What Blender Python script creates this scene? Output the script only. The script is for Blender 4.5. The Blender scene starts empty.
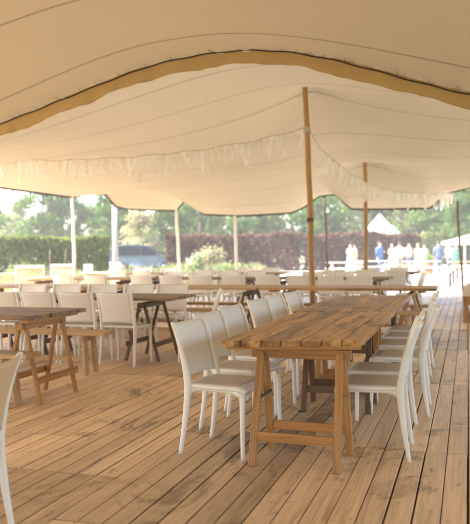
import bpy, bmesh, math, random
import numpy as np
from mathutils import Vector, Matrix
random.seed(7); np.random.seed(7)
S = bpy.context.scene; COL = S.collection
PI = math.pi
# ------------------------------------------------------------------ camera
H = 1.29; FP = 745.0
YAW = math.atan(233/745.0); PITCH = math.atan(12.6/745.0); ROLL = math.radians(0.59)
Fh = Vector((-math.sin(YAW), math.cos(YAW), 0)); Rv = Vector((math.cos(YAW), math.sin(YAW), 0)); Up = Vector((0,0,1))
Fv = (Fh*math.cos(PITCH) - Up*math.sin(PITCH)).normalized()
U0 = Rv.cross(Fv)
R1 = Rv*math.cos(ROLL) - U0*math.sin(ROLL); U1 = U0*math.cos(ROLL) + Rv*math.sin(ROLL)
cd = bpy.data.cameras.new('camera'); cam = bpy.data.objects.new('camera', cd); COL.objects.link(cam)
m3 = Matrix((R1, U1, -Fv)).transposed()
cam.matrix_world = Matrix.Translation((0,0,H)) @ m3.to_4x4()
cd.sensor_fit = 'HORIZONTAL'; cd.sensor_width = 36; cd.lens = 36*FP/470
cd.clip_end = 2000; cd.clip_start = .05
cd.dof.use_dof = True; cd.dof.focus_distance = 5.3; cd.dof.aperture_fstop = 2.5
S.camera = cam
def W(px, Z, h=0.0):
    """world point at picture column px and distance Z, height h"""
    X = (px-235)/FP*Z
    return Vector((X*Rv.x + Z*Fh.x, X*Rv.y + Z*Fh.y, h))
GZ = -.16     # ground level outside the deck

# ------------------------------------------------------------------ mesh helpers
class MB:
    def __init__(s): s.v=[]; s.f=[]; s.t=[]; s.g=[]; s.sm=[]; s.mi=[]
    def add(s, vs, fs, tint=.5, gv=None, smooth=False, mi=0):
        b=len(s.v); s.v+= [tuple(v) for v in vs]
        s.g += gv if gv is not None else [tuple(v) for v in vs]
        for f in fs:
            s.f.append(tuple(b+i for i in f)); s.t.append(tint); s.sm.append(smooth); s.mi.append(mi)
    def bar(s, p0, p1, w, h, up=(0,0,1), tint=None, taper=1.0, ch=0.0, mi=0):
        """rectangular timber from p0 to p1, w = width sideways, h = height along up"""
        p0=Vector(p0); p1=Vector(p1); d=p1-p0; L=d.length; d=d/L
        up=Vector(up); a=d.cross(up)
        if a.length<1e-4: a=d.cross(Vector((0,1,0)))
        a.normalize(); b=a.cross(d).normalized()
        if tint is None: tint=random.random()
        off=random.random()*40
        c=min(w,h)*ch
        if c>0: prof=[(-w/2+c,-h/2),(w/2-c,-h/2),(w/2,-h/2+c),(w/2,h/2-c),(w/2-c,h/2),(-w/2+c,h/2),(-w/2,h/2-c),(-w/2,-h/2+c)]
        else: prof=[(-w/2,-h/2),(w/2,-h/2),(w/2,h/2),(-w/2,h/2)]
        n=len(prof); vs=[];gv=[]
        for k,(p,sc,l) in enumerate(((p0,1,0),(p1,taper,L))):
            for (x,y) in prof:
                vs.append(p+a*x*sc+b*y*sc); gv.append((l+off,x+off*.37,y+off*.71))
        fs=[tuple(range(n-1,-1,-1)), tuple(range(n,2*n))]+[(i,(i+1)%n,n+(i+1)%n,n+i) for i in range(n)]
        s.add(vs,fs,tint,gv,mi=mi)
    def box(s, c, sx, sy, sz, tint=None, rz=0, mi=0):
        """box with timber grain along its longest horizontal side; c = centre of base"""
        c=Vector(c); d=Vector((math.cos(rz),math.sin(rz),0)); e=Vector((-d.y,d.x,0)); m=c+Vector((0,0,sz/2))
        if sx>=sy: s.bar(m-d*sx/2,m+d*sx/2,sy,sz,tint=tint,mi=mi)
        else: s.bar(m-e*sy/2,m+e*sy/2,sx,sz,tint=tint,mi=mi)
    def tube(s, pts, rads, n=10, tint=.5, smooth=True, cap=True, mi=0):
        pts=[Vector(p) for p in pts]; m=len(pts)
        if not hasattr(rads,'__len__'): rads=[rads]*m
        vs=[];gv=[];l=0;off=random.random()*30
        pa=None
        for i,p in enumerate(pts):
            d=(pts[min(i+1,m-1)]-pts[max(i-1,0)]).normalized()
            if pa is None:
                a=d.cross(Vector((0,0,1)))
                if a.length<.05: a=d.cross(Vector((0,1,0)))
            else: a=pa-d*pa.dot(d)
            a.normalize(); b=d.cross(a); pa=a
            if i: l+=(p-pts[i-1]).length
            for k in range(n):
                t=2*PI*k/n; q=a*math.cos(t)+b*math.sin(t)
                vs.append(p+q*rads[i]); gv.append((l+off,math.cos(t)*rads[i],math.sin(t)*rads[i]))
        fs=[]
        for i in range(m-1):
            for k in range(n): fs.append((i*n+k,i*n+(k+1)%n,(i+1)*n+(k+1)%n,(i+1)*n+k))
        if cap: fs+= [tuple(range(n-1,-1,-1)), tuple(range((m-1)*n,m*n))]
        s.add(vs,fs,tint,gv,smooth,mi)
    def loft(s, rings, smooth=True, cap=True, tint=.5, mi=0):
        n=len(rings[0]); m=len(rings); vs=[v for r in rings for v in r]; fs=[]
        for i in range(m-1):
            for k in range(n): fs.append((i*n+k,i*n+(k+1)%n,(i+1)*n+(k+1)%n,(i+1)*n+k))
        if cap: fs+= [tuple(range(n-1,-1,-1)), tuple(range((m-1)*n,m*n))]
        s.add(vs,fs,tint,None,smooth,mi)
    def grid(s, P, thick=None, smooth=True, tint=.5, mi=0):
        """P[i][j] points; optional solid thickness (vector fn or number along -z)"""
        a=len(P); b=len(P[0]); vs=[Vector(p) for r in P for p in r]
        fs=[(i*b+j,i*b+j+1,(i+1)*b+j+1,(i+1)*b+j) for i in range(a-1) for j in range(b-1)]
        if thick is not None:
            t=Vector(thick); n=len(vs); vs=vs+[v+t for v in vs]
            fs+=[tuple(n+q for q in reversed(f)) for f in fs]
            for j in range(b-1):
                fs.append((j+1,j,n+j,n+j+1)); k=(a-1)*b; fs.append((k+j,k+j+1,n+k+j+1,n+k+j))
            for i in range(a-1):
                fs.append((i*b,(i+1)*b,n+(i+1)*b,n+i*b)); fs.append(((i+1)*b+b-1,i*b+b-1,n+i*b+b-1,n+(i+1)*b+b-1))
        s.add(vs,fs,tint,None,smooth,mi)
    def build(s, name, mat, parent=None, fix=False):
        me=bpy.data.meshes.new(name); me.from_pydata(s.v,[],s.f)
        for m in (mat if isinstance(mat,(list,tuple)) else [mat]): me.materials.append(m)
        me.polygons.foreach_set('use_smooth',s.sm); me.polygons.foreach_set('material_index',s.mi)
        at=me.attributes.new('tint','FLOAT','FACE'); at.data.foreach_set('value',s.t)
        ag=me.attributes.new('gv','FLOAT_VECTOR','POINT'); ag.data.foreach_set('vector',np.array(s.g,dtype=float).ravel())
        if fix:
            bm=bmesh.new(); bm.from_mesh(me); bmesh.ops.recalc_face_normals(bm,faces=bm.faces); bm.to_mesh(me); bm.free()
        me.update()
        o=bpy.data.objects.new(name,me); COL.objects.link(o)
        if parent is not None: o.parent=parent
        return o
def tag(o,label=None,cat=None,group=None,kind=None):
    if label: o['label']=label
    if cat: o['category']=cat
    if group: o['group']=group
    if kind: o['kind']=kind
    return o
def empty(name,loc=(0,0,0),rz=0):
    o=bpy.data.objects.new(name,None); COL.objects.link(o); o.location=loc; o.rotation_euler=(0,0,rz); o.empty_display_size=.1
    return o
def kids(o): return [c for c in list(COL.objects) if c.parent==o]
_children={}
def copy_tree(o,parent=None):
    c=o.copy(); COL.objects.link(c); c.parent=parent
    if o.name not in _children: _children[o.name]=kids(o)
    for ch in _children[o.name]: copy_tree(ch,c)
    return c

# ------------------------------------------------------------------ materials
def newmat(name):
    m=bpy.data.materials.new(name); m.use_nodes=True; nt=m.node_tree; nt.nodes.clear()
    return m,nt
def N(nt,t,**kw):
    n=nt.nodes.new(t)
    for k,v in kw.items():
        if k in n.inputs: n.inputs[k].default_value=v
        else: setattr(n,k,v)
    return n
def ramp(nt,fac,stops):
    r=nt.nodes.new('ShaderNodeValToRGB'); e=r.color_ramp.elements
    while len(e)<len(stops): e.new(.5)
    for i,(p,c) in enumerate(stops):
        e[i].position=p; e[i].color=(c[0],c[1],c[2],1) if hasattr(c,'__len__') else (c,c,c,1)
    nt.links.new(fac,r.inputs[0]); return r.outputs[0]
def mathn(nt,op,a,b=None,clamp=False):
    n=nt.nodes.new('ShaderNodeMath'); n.operation=op; n.use_clamp=clamp
    for i,x in enumerate((a,b)):
        if x is None: continue
        if isinstance(x,(int,float)): n.inputs[i].default_value=x
        else: nt.links.new(x,n.inputs[i])
    return n.outputs[0]
def mix(nt,fac,a,b,blend='MIX'):
    n=nt.nodes.new('ShaderNodeMix'); n.data_type='RGBA'; n.blend_type=blend; n.clamp_factor=True
    for i,x in ((0,fac),(6,a),(7,b)):
        if isinstance(x,(int,float)): n.inputs[i].default_value=x
        elif isinstance(x,tuple): n.inputs[i].default_value=(x[0],x[1],x[2],1)
        else: nt.links.new(x,n.inputs[i])
    return n.outputs[2]
def finish(nt,bsdf,disp=None):
    o=nt.nodes.new('ShaderNodeOutputMaterial'); nt.links.new(bsdf,o.inputs[0])
def principled(nt,col,rough=.5,bump=None,bstr=.3,bdist=.01,spec=.5,metal=0,coat=0):
    p=nt.nodes.new('ShaderNodeBsdfPrincipled')
    if isinstance(col,tuple): p.inputs['Base Color'].default_value=(col[0],col[1],col[2],1)
    else: nt.links.new(col,p.inputs['Base Color'])
    if isinstance(rough,(int,float)): p.inputs['Roughness'].default_value=rough
    else: nt.links.new(rough,p.inputs['Roughness'])
    p.inputs['Specular IOR Level'].default_value=spec; p.inputs['Metallic'].default_value=metal
    p.inputs['Coat Weight'].default_value=coat
    if bump is not None:
        b=nt.nodes.new('ShaderNodeBump'); b.inputs['Strength'].default_value=bstr; b.inputs['Distance'].default_value=bdist
        nt.links.new(bump,b.inputs['Height']); nt.links.new(b.outputs[0],p.inputs['Normal'])
    return p.outputs[0]
def noise(nt,vec,scale,detail=3,rough=.55,dist=0):
    n=nt.nodes.new('ShaderNodeTexNoise'); n.inputs['Scale'].default_value=scale; n.inputs['Detail'].default_value=detail
    n.inputs['Roughness'].default_value=rough; n.inputs['Distortion'].default_value=dist
    nt.links.new(vec,n.inputs['Vector']); return n.outputs['Fac']
def vscale(nt,vec,sc):
    n=nt.nodes.new('ShaderNodeMapping'); n.inputs['Scale'].default_value=sc; nt.links.new(vec,n.inputs['Vector']); return n.outputs[0]
def wood(name,light,mid,dark,rough=.5,dirt=0.0,tintamt=.5,knots=True,gscale=1.0,stain=None,spec=.4,screws=False):
    m,nt=newmat(name)
    ga=N(nt,'ShaderNodeAttribute'); ga.attribute_name='gv'; ta=N(nt,'ShaderNodeAttribute'); ta.attribute_name='tint'
    gv=ga.outputs['Vector']; tint=ta.outputs['Fac']
    g1=noise(nt,vscale(nt,gv,(1.1*gscale,26*gscale,26*gscale)),1.0,5,.6,1.2)
    g2=noise(nt,vscale(nt,gv,(2.2*gscale,110*gscale,110*gscale)),1.0,3,.7,.3)
    g3=noise(nt,vscale(nt,gv,(.7,5,5)),1.0,2,.5,.6)
    f=mathn(nt,'ADD',mathn(nt,'MULTIPLY',g1,.6),mathn(nt,'MULTIPLY',g2,.4))
    col=ramp(nt,f,[(.33,dark),(.5,mid),(.66,light)])
    tv=mathn(nt,'ADD',mathn(nt,'MULTIPLY',tint,tintamt),mathn(nt,'ADD',mathn(nt,'MULTIPLY',g3,.5),1-tintamt*.5-.25))
    hs=N(nt,'ShaderNodeHueSaturation'); nt.links.new(tv,hs.inputs['Value']); nt.links.new(col,hs.inputs['Color']); col=hs.outputs[0]
    if knots:
        v=nt.nodes.new('ShaderNodeTexVoronoi'); v.inputs['Scale'].default_value=1.0; nt.links.new(vscale(nt,gv,(2.3,9,9)),v.inputs['Vector'])
        k=ramp(nt,v.outputs['Distance'],[(.06,1),(.13,0)])
        # only some cells carry a knot
        cs=N(nt,'ShaderNodeSeparateColor'); nt.links.new(v.outputs['Color'],cs.inputs[0])
        k=mathn(nt,'MULTIPLY',k,mathn(nt,'GREATER_THAN',cs.outputs[0],.55))
        col=mix(nt,mathn(nt,'MULTIPLY',k,.75),col,tuple(c*.45 for c in dark))
    if dirt>0:
        tc=N(nt,'ShaderNodeTexCoord'); d=noise(nt,vscale(nt,tc.outputs['Object'],(1.25,.75,1)),1.7,8,.72,.8)
        d=mathn(nt,'ADD',d,mathn(nt,'MULTIPLY',mathn(nt,'SUBTRACT',tint,.5),-.13)); dm=ramp(nt,d,[(.54,0),(.64,1)])
        d2=noise(nt,tc.outputs['Object'],.32,3,.5)
        dm2=ramp(nt,d2,[(.42,0),(.62,1)])
        col=mix(nt,mathn(nt,'MULTIPLY',dm,dirt),col,tuple(c*.42 for c in dark))
        col=mix(nt,mathn(nt,'MULTIPLY',dm2,dirt*.35),col,tuple(c*1.02 for c in mid))
        # small scuffs and spots
        d3=noise(nt,vscale(nt,tc.outputs['Object'],(9,5,5)),1.5,4,.7)
        col=mix(nt,mathn(nt,'MULTIPLY',ramp(nt,d3,[(.62,0),(.72,1)]),dirt*.7),col,tuple(c*.35 for c in dark))
    if stain is not None:
        tc=N(nt,'ShaderNodeTexCoord'); d=noise(nt,vscale(nt,gv,(1.2,7,7)),1.3,5,.65,.5)
        col=mix(nt,mathn(nt,'MULTIPLY',ramp(nt,d,[(.48,0),(.62,1)]),.68),col,stain)
    if screws:
        tc=N(nt,'ShaderNodeTexCoord'); sx=N(nt,'ShaderNodeSeparateXYZ'); nt.links.new(tc.outputs['Object'],sx.inputs[0])
        fx=mathn(nt,'FRACT',mathn(nt,'DIVIDE',mathn(nt,'ADD',sx.outputs[0],10.2),.06375)); fy=mathn(nt,'FRACT',mathn(nt,'DIVIDE',mathn(nt,'ADD',sx.outputs[1],20),.61))
        ax=mathn(nt,'MULTIPLY',mathn(nt,'SUBTRACT',fx,.5),.06375); ay=mathn(nt,'MULTIPLY',mathn(nt,'SUBTRACT',fy,.5),.61)
        rr=mathn(nt,'ADD',mathn(nt,'MULTIPLY',ax,ax),mathn(nt,'MULTIPLY',ay,ay)); col=mix(nt,mathn(nt,'MULTIPLY',mathn(nt,'LESS_THAN',rr,.0045**2),.8),col,(.06,.04,.025))
    rn=mathn(nt,'ADD',mathn(nt,'MULTIPLY',g1,.25),rough-.12)
    finish(nt,principled(nt,col,rn,f,.35,.004,spec)); return m
def plain(name,col,rough=.5,var=.06,nscale=8,metal=0,spec=.5,coat=0,bump=0):
    m,nt=newmat(name); tc=N(nt,'ShaderNodeTexCoord'); n=noise(nt,tc.outputs['Object'],nscale,4,.6)
    c=mix(nt,n,tuple(x*(1-var) for x in col),tuple(min(1,x*(1+var)) for x in col))
    finish(nt,principled(nt,c,rough,n if bump else None,bump,.01,spec,metal,coat)); return m
def cloth(name,col,trans,amt=.5,seams=False,weave=True,seam_sp=1.35):
    m,nt=newmat(name); tc=N(nt,'ShaderNodeTexCoord'); ob=tc.outputs['Object']
    n=noise(nt,ob,.55,4,.6,.3); n2=noise(nt,ob,140,2,.5)
    c=mix(nt,n,tuple(x*.88 for x in col),col); t=mix(nt,n,tuple(x*.84 for x in trans),trans)
    if seams:
        ga=N(nt,'ShaderNodeAttribute'); ga.attribute_name='gv'
        sx=N(nt,'ShaderNodeSeparateXYZ'); nt.links.new(ga.outputs['Vector'],sx.inputs[0])
        fr=mathn(nt,'FRACT',mathn(nt,'DIVIDE',sx.outputs[1],seam_sp))
        dd=mathn(nt,'ABSOLUTE',mathn(nt,'SUBTRACT',fr,.5))
        sm=mathn(nt,'LESS_THAN',dd,.011)
        sm2=mathn(nt,'LESS_THAN',dd,.03)
        c=mix(nt,mathn(nt,'MULTIPLY',sm,.55),c,tuple(x*.4 for x in col)); t=mix(nt,mathn(nt,'MULTIPLY',sm,.7),t,tuple(x*.35 for x in trans))
        t=mix(nt,mathn(nt,'MULTIPLY',sm2,.12),t,tuple(x*.5 for x in trans))
    d=N(nt,'ShaderNodeBsdfDiffuse'); nt.links.new(c,d.inputs[0])
    tr=N(nt,'ShaderNodeBsdfTranslucent'); nt.links.new(t,tr.inputs[0])
    wr=noise(nt,vscale(nt,ob,(1,.6,1)),1.3,3,.5,.4)
    b=N(nt,'ShaderNodeBump'); b.inputs['Strength'].default_value=.25; b.inputs['Distance'].default_value=.12; nt.links.new(wr,b.inputs['Height'])
    nt.links.new(b.outputs[0],d.inputs['Normal']); nt.links.new(b.outputs[0],tr.inputs['Normal'])
    mx=N(nt,'ShaderNodeMixShader'); mx.inputs[0].default_value=amt
    nt.links.new(d.outputs[0],mx.inputs[1]); nt.links.new(tr.outputs[0],mx.inputs[2]); finish(nt,mx.outputs[0]); return m
def leafmat(name,col,col2,trans=.45):
    m,nt=newmat(name); ta=N(nt,'ShaderNodeAttribute'); ta.attribute_name='tint'
    c=mix(nt,ta.outputs['Fac'],col,col2)
    d=N(nt,'ShaderNodeBsdfDiffuse'); nt.links.new(c,d.inputs[0]); tr=N(nt,'ShaderNodeBsdfTranslucent')
    c2=mix(nt,1.0,c,(1.25,1.2,.8),'MULTIPLY'); nt.links.new(c2,tr.inputs[0])
    mx=N(nt,'ShaderNodeMixShader'); mx.inputs[0].default_value=trans
    nt.links.new(d.outputs[0],mx.inputs[1]); nt.links.new(tr.outputs[0],mx.inputs[2]); finish(nt,mx.outputs[0]); return m

M={}
M['deck']=wood('deck_wood',(.86,.64,.40),(.72,.515,.30),(.42,.28,.155),rough=.47,dirt=.95,tintamt=.78,spec=.45,screws=True)
M['table']=wood('table_wood',(.60,.36,.155),(.44,.245,.092),(.17,.085,.032),rough=.44,tintamt=.55,stain=(.055,.027,.012))
M['oldtable']=wood('old_table_wood',(.36,.24,.15),(.24,.15,.085),(.11,.065,.035),rough=.55,tintamt=.4,stain=(.09,.055,.03))
M['pine']=wood('pine_wood',(.56,.31,.12),(.44,.225,.075),(.27,.12,.038),rough=.5,tintamt=.25,knots=True)
M['bench']=wood('bench_wood',(.55,.38,.21),(.45,.30,.155),(.30,.18,.09),rough=.5,tintamt=.3)
M['darkwood']=wood('dark_wood',(.22,.13,.07),(.15,.085,.043),(.07,.038,.019),rough=.5,tintamt=.3)
M['pole']=wood('pole_wood',(.50,.31,.13),(.42,.25,.10),(.27,.15,.055),rough=.55,tintamt=.2)
M['palepole']=wood('pale_pole_wood',(.88,.82,.76),(.84,.77,.70),(.74,.66,.58),rough=.6,tintamt=.2,knots=False)
M['post']=plain('pale_post',(.42,.40,.37),.6)
M['plastic']=plain('white_resin',(.84,.83,.81),.36,.03,6,spec=.45)
def panelmat(name,col):
    m,nt=newmat(name); tc=N(nt,'ShaderNodeTexCoord'); w=nt.nodes.new('ShaderNodeTexWave'); w.wave_type='BANDS'; w.bands_direction='Y'
    w.inputs['Scale'].default_value=38; nt.links.new(tc.outputs['Object'],w.inputs['Vector'])
    n=noise(nt,tc.outputs['Object'],7,4,.6)
    c=mix(nt,n,tuple(x*.95 for x in col),col)
    finish(nt,principled(nt,c,.52,w.outputs['Fac'],.25,.003,.35)); return m
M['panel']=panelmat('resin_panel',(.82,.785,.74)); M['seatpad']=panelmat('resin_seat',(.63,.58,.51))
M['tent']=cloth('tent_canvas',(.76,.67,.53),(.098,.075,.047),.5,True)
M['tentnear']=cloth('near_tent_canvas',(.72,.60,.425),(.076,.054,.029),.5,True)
M['hem']=cloth('hem_canvas',(.80,.58,.29),(.30,.20,.08),.35,False)
M['tassel']=cloth('tassel_cloth',(.96,.95,.95),(.96,.95,.93),.35)
M['rope']=plain('dark_rope',(.02,.017,.014),.9)
M['cord']=plain('pale_cord',(.5,.45,.38),.9)
M['metal']=plain('dark_metal',(.045,.045,.05),.45,metal=.4)
M['cushion']=plain('cushion_cloth',(.66,.56,.44),.9,.08,3,bump=.3)
M['mat']=plain('rubber_mat',(.012,.012,.012),.8)
M['dirt']=plain('soil',(.05,.035,.022),.95)
M['leaf']=leafmat('tree_leaves',(.07,.13,.035),(.20,.27,.09))
M['leafdark']=leafmat('dark_leaves',(.035,.085,.02),(.12,.19,.05))
M['leafpale']=leafmat('pale_leaves',(.16,.20,.09),(.34,.37,.21))
M['leafcream']=leafmat('cream_leaves',(.25,.235,.15),(.44,.40,.28))
M['leafhedge']=leafmat('hedge_leaves',(.12,.15,.05),(.25,.27,.10),.35)
M['leafbeech']=leafmat('copper_beech_leaves',(.075,.04,.035),(.22,.125,.10),.35)
M['leafgrass']=leafmat('border_leaves',(.22,.22,.13),(.42,.40,.30))
M['flower']=leafmat('white_petals',(.7,.68,.6),(.85,.83,.78))
M['bark']=plain('bark',(.13,.09,.06),.9,.25,5,bump=.5)
M['garden']=plain('white_garden_wood',(.60,.56,.47),.6)
M['cane']=plain('cane_weave',(.55,.46,.32),.75,.15,40)
M['skin']=plain('skin',(.52,.33,.24),.55)
M['hair']=plain('dark_hair',(.05,.03,.02),.6)
M['hairblond']=plain('fair_hair',(.35,.24,.12),.6)
M['suit']=plain('blue_suit_cloth',(.06,.12,.24),.85)
M['suitgrey']=plain('slate_suit_cloth',(.09,.12,.19),.85)
M['white']=plain('white_cloth',(.56,.54,.52),.85)
M['cream']=plain('cream_cloth',(.42,.36,.29),.85)
M['green']=plain('green_cloth',(.05,.20,.13),.85)
M['orange']=plain('orange_cloth',(.50,.17,.06),.85)
M['shoe']=plain('dark_leather',(.03,.02,.018),.4)
M['marquee']=cloth('marquee_cloth',(.62,.60,.57),(.4,.38,.35),.3)
M['carpaint']=plain('car_paint',(.11,.15,.20),.3,.03,3,metal=.2,coat=.6)
M['glass']=plain('car_glass',(.012,.014,.016),.2,spec=.3)
M['tyre']=plain('tyre_rubber',(.02,.02,.02),.8)
M['rim']=plain('wheel_alloy',(.5,.5,.5),.35,metal=.8)
M['lamp']=plain('lamp_glass',(.7,.7,.7),.15,spec=.8)
M['tail']=plain('tail_lamp_glass',(.4,.03,.02),.25)
M['red']=plain('terracotta',(.42,.10,.06),.7)
M['whitepaint']=plain('white_paint',(.78,.77,.74),.5)
M['rendered']=plain('pale_render',(.66,.63,.58),.9)

# ------------------------------------------------------------------ world & light
wd=bpy.data.worlds.new('World'); S.world=wd; wd.use_nodes=True; nt=wd.node_tree; nt.nodes.clear()
sky=nt.nodes.new('ShaderNodeTexSky'); sky.sky_type='NISHITA'; sky.sun_disc=False
SE=math.radians(52); SA=math.radians(-112)      # azimuth measured from +Y towards +X
sky.sun_elevation=SE; sky.sun_rotation=SA; sky.dust_density=2.5; sky.air_density=1.0; sky.ozone_density=1.0
bg=nt.nodes.new('ShaderNodeBackground'); bg.inputs[1].default_value=.15; out=nt.nodes.new('ShaderNodeOutputWorld')
nt.links.new(sky.outputs[0],bg.inputs[0]); nt.links.new(bg.outputs[0],out.inputs[0])
sl=bpy.data.lights.new('sun','SUN'); so=bpy.data.objects.new('sun',sl); COL.objects.link(so)
sl.energy=3.6; sl.angle=math.radians(1.0); sl.color=(1,.95,.85)
sd=Vector((math.sin(SA)*math.cos(SE),math.cos(SA)*math.cos(SE),math.sin(SE)))
so.rotation_euler=sd.to_track_quat('Z','Y').to_euler()
S.view_settings.view_transform='Standard'; S.view_settings.look='None'; S.view_settings.gamma=1; S.view_settings.exposure=2.55
S.view_settings.use_curve_mapping=False
S.render.engine='CYCLES'; S.cycles.max_bounces=10; S.cycles.diffuse_bounces=6; S.cycles.transmission_bounces=6; S.cycles.transparent_max_bounces=8
S.cycles.sample_clamp_indirect=6; S.cycles.caustics_reflective=False; S.cycles.caustics_refractive=False

hz=MB(); hz.add([(x,y,z) for z in (GZ-1,15.5) for x,y in ((-110,-14),(110,-14),(110,150),(-110,150))],[(3,2,1,0),(4,5,6,7),(0,1,5,4),(1,2,6,5),(2,3,7,6),(3,0,4,7)])
hm,nt=newmat('haze_air'); pv=nt.nodes.new('ShaderNodeVolumePrincipled'); pv.inputs['Color'].default_value=(.95,.95,.94,1); pv.inputs['Density'].default_value=.0015; pv.inputs['Anisotropy'].default_value=.2
oo=nt.nodes.new('ShaderNodeOutputMaterial'); nt.links.new(pv.outputs[0],oo.inputs['Volume'])
tag(hz.build('haze',hm),kind='stuff')
S.cycles.volume_bounces=2
# ------------------------------------------------------------------ setting: ground, deck
def groundmat():
    m,nt=newmat('meadow_ground'); tc=N(nt,'ShaderNodeTexCoord'); ob=tc.outputs['Object']
    n=noise(nt,ob,.25,5,.6); n2=noise(nt,ob,6,4,.7)
    c=mix(nt,n,(.10,.12,.05),(.26,.25,.14)); c=mix(nt,mathn(nt,'MULTIPLY',n2,.5),c,(.33,.30,.19))
    finish(nt,principled(nt,c,.95,n2,.5,.05,.1)); return m
def gravelmat():
    m,nt=newmat('pale_gravel'); tc=N(nt,'ShaderNodeTexCoord'); ob=tc.outputs['Object']
    n=noise(nt,ob,.5,4,.6); v=nt.nodes.new('ShaderNodeTexVoronoi'); v.inputs['Scale'].default_value=45; nt.links.new(ob,v.inputs['Vector'])
    c=mix(nt,n,(.46,.42,.36),(.62,.58,.52)); c=mix(nt,mathn(nt,'MULTIPLY',v.outputs['Distance'],.5),c,(.3,.27,.23))
    finish(nt,principled(nt,c,.9,v.outputs['Distance'],.4,.02,.2)); return m
g=MB(); g.add([(-900,-900,GZ),(900,-900,GZ),(900,900,GZ),(-900,900,GZ)],[(0,1,2,3)]); tag(g.build('ground',groundmat()),kind='structure')
a=W(215,23,GZ+.004);b=W(250,60,GZ+.004)
g=MB(); g.add([(-6.5,18,GZ+.004),(16,18,GZ+.004),(22,62,GZ+.004),(-17,62,GZ+.004),(-9,34,GZ+.004)],[(0,1,2,3,4)]); tag(g.build('gravel_yard',gravelmat()),kind='structure')
g=MB(); g.add([(-14.5,-4,GZ+.004),(-9.0,-4,GZ+.004),(-9.0,23,GZ+.004),(-14.5,23,GZ+.004)],[(0,1,2,3)]); tag(g.build('path',gravelmat()),kind='structure')
# deck of loose planks in panels
DX0,DX1,DY0,DY1=-10.2,6.0,-8.0,20.8
d=MB(); pw=.1275; gap=.0078; x=DX0; k=0
while x<DX1:
    npl=random.choice((5,6,7,8)); y=DY0-random.random()*2.2
    L=2.44
    cuts=[]; yy=y
    while yy<DY1:
        e=yy+L; cuts.append((max(yy,DY0),min(e,DY1))); yy=e
    cuts=[c for c in cuts if c[1]-c[0]>.1]
    pt=[random.random() for _ in cuts]
    for j in range(npl):
        if x>DX1: break
        for q,(y0,y1) in enumerate(cuts):
            z=random.uniform(-.0025,.0015); dz=random.uniform(-.0015,.0015); off=random.random()*60
            ja=random.uniform(.003,.012); jb=random.uniform(.003,.012); w=pw-gap*random.uniform(.7,1.6)
            t=min(1,max(0,.62*pt[q]+.38*random.random()))
            xs=(x,x+w); vs=[];gv=[]; c=.0015
            for (yy,l) in ((y0+ja,0),(y1-jb,y1-y0)):
                for (xx,zz) in ((xs[0],-.03),(xs[0],z-c+dz),(xs[0]+c,z+dz),(xs[1]-c,z-dz),(xs[1],z-c-dz),(xs[1],-.03)):
                    vs.append((xx,yy,zz)); gv.append((l+off,xx-x+off*.3,zz+off*.6))
            fs=[(i,i+6,i+7,i+1) for i in range(5)]+[(0,1,2,3,4,5),(11,10,9,8,7,6)]
            d.add(vs,[tuple(reversed(f)) for f in fs],t,gv)
        x+=pw
deck=tag(d.build('deck',M['deck'],fix=True),kind='structure')
g=MB(); g.box(((DX0+DX1)/2,(DY0+DY1)/2,-.12),DX1-DX0-.02,DY1-DY0-.02,.085); tag(g.build('deck_underlay',M['dirt']),kind='structure')

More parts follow.
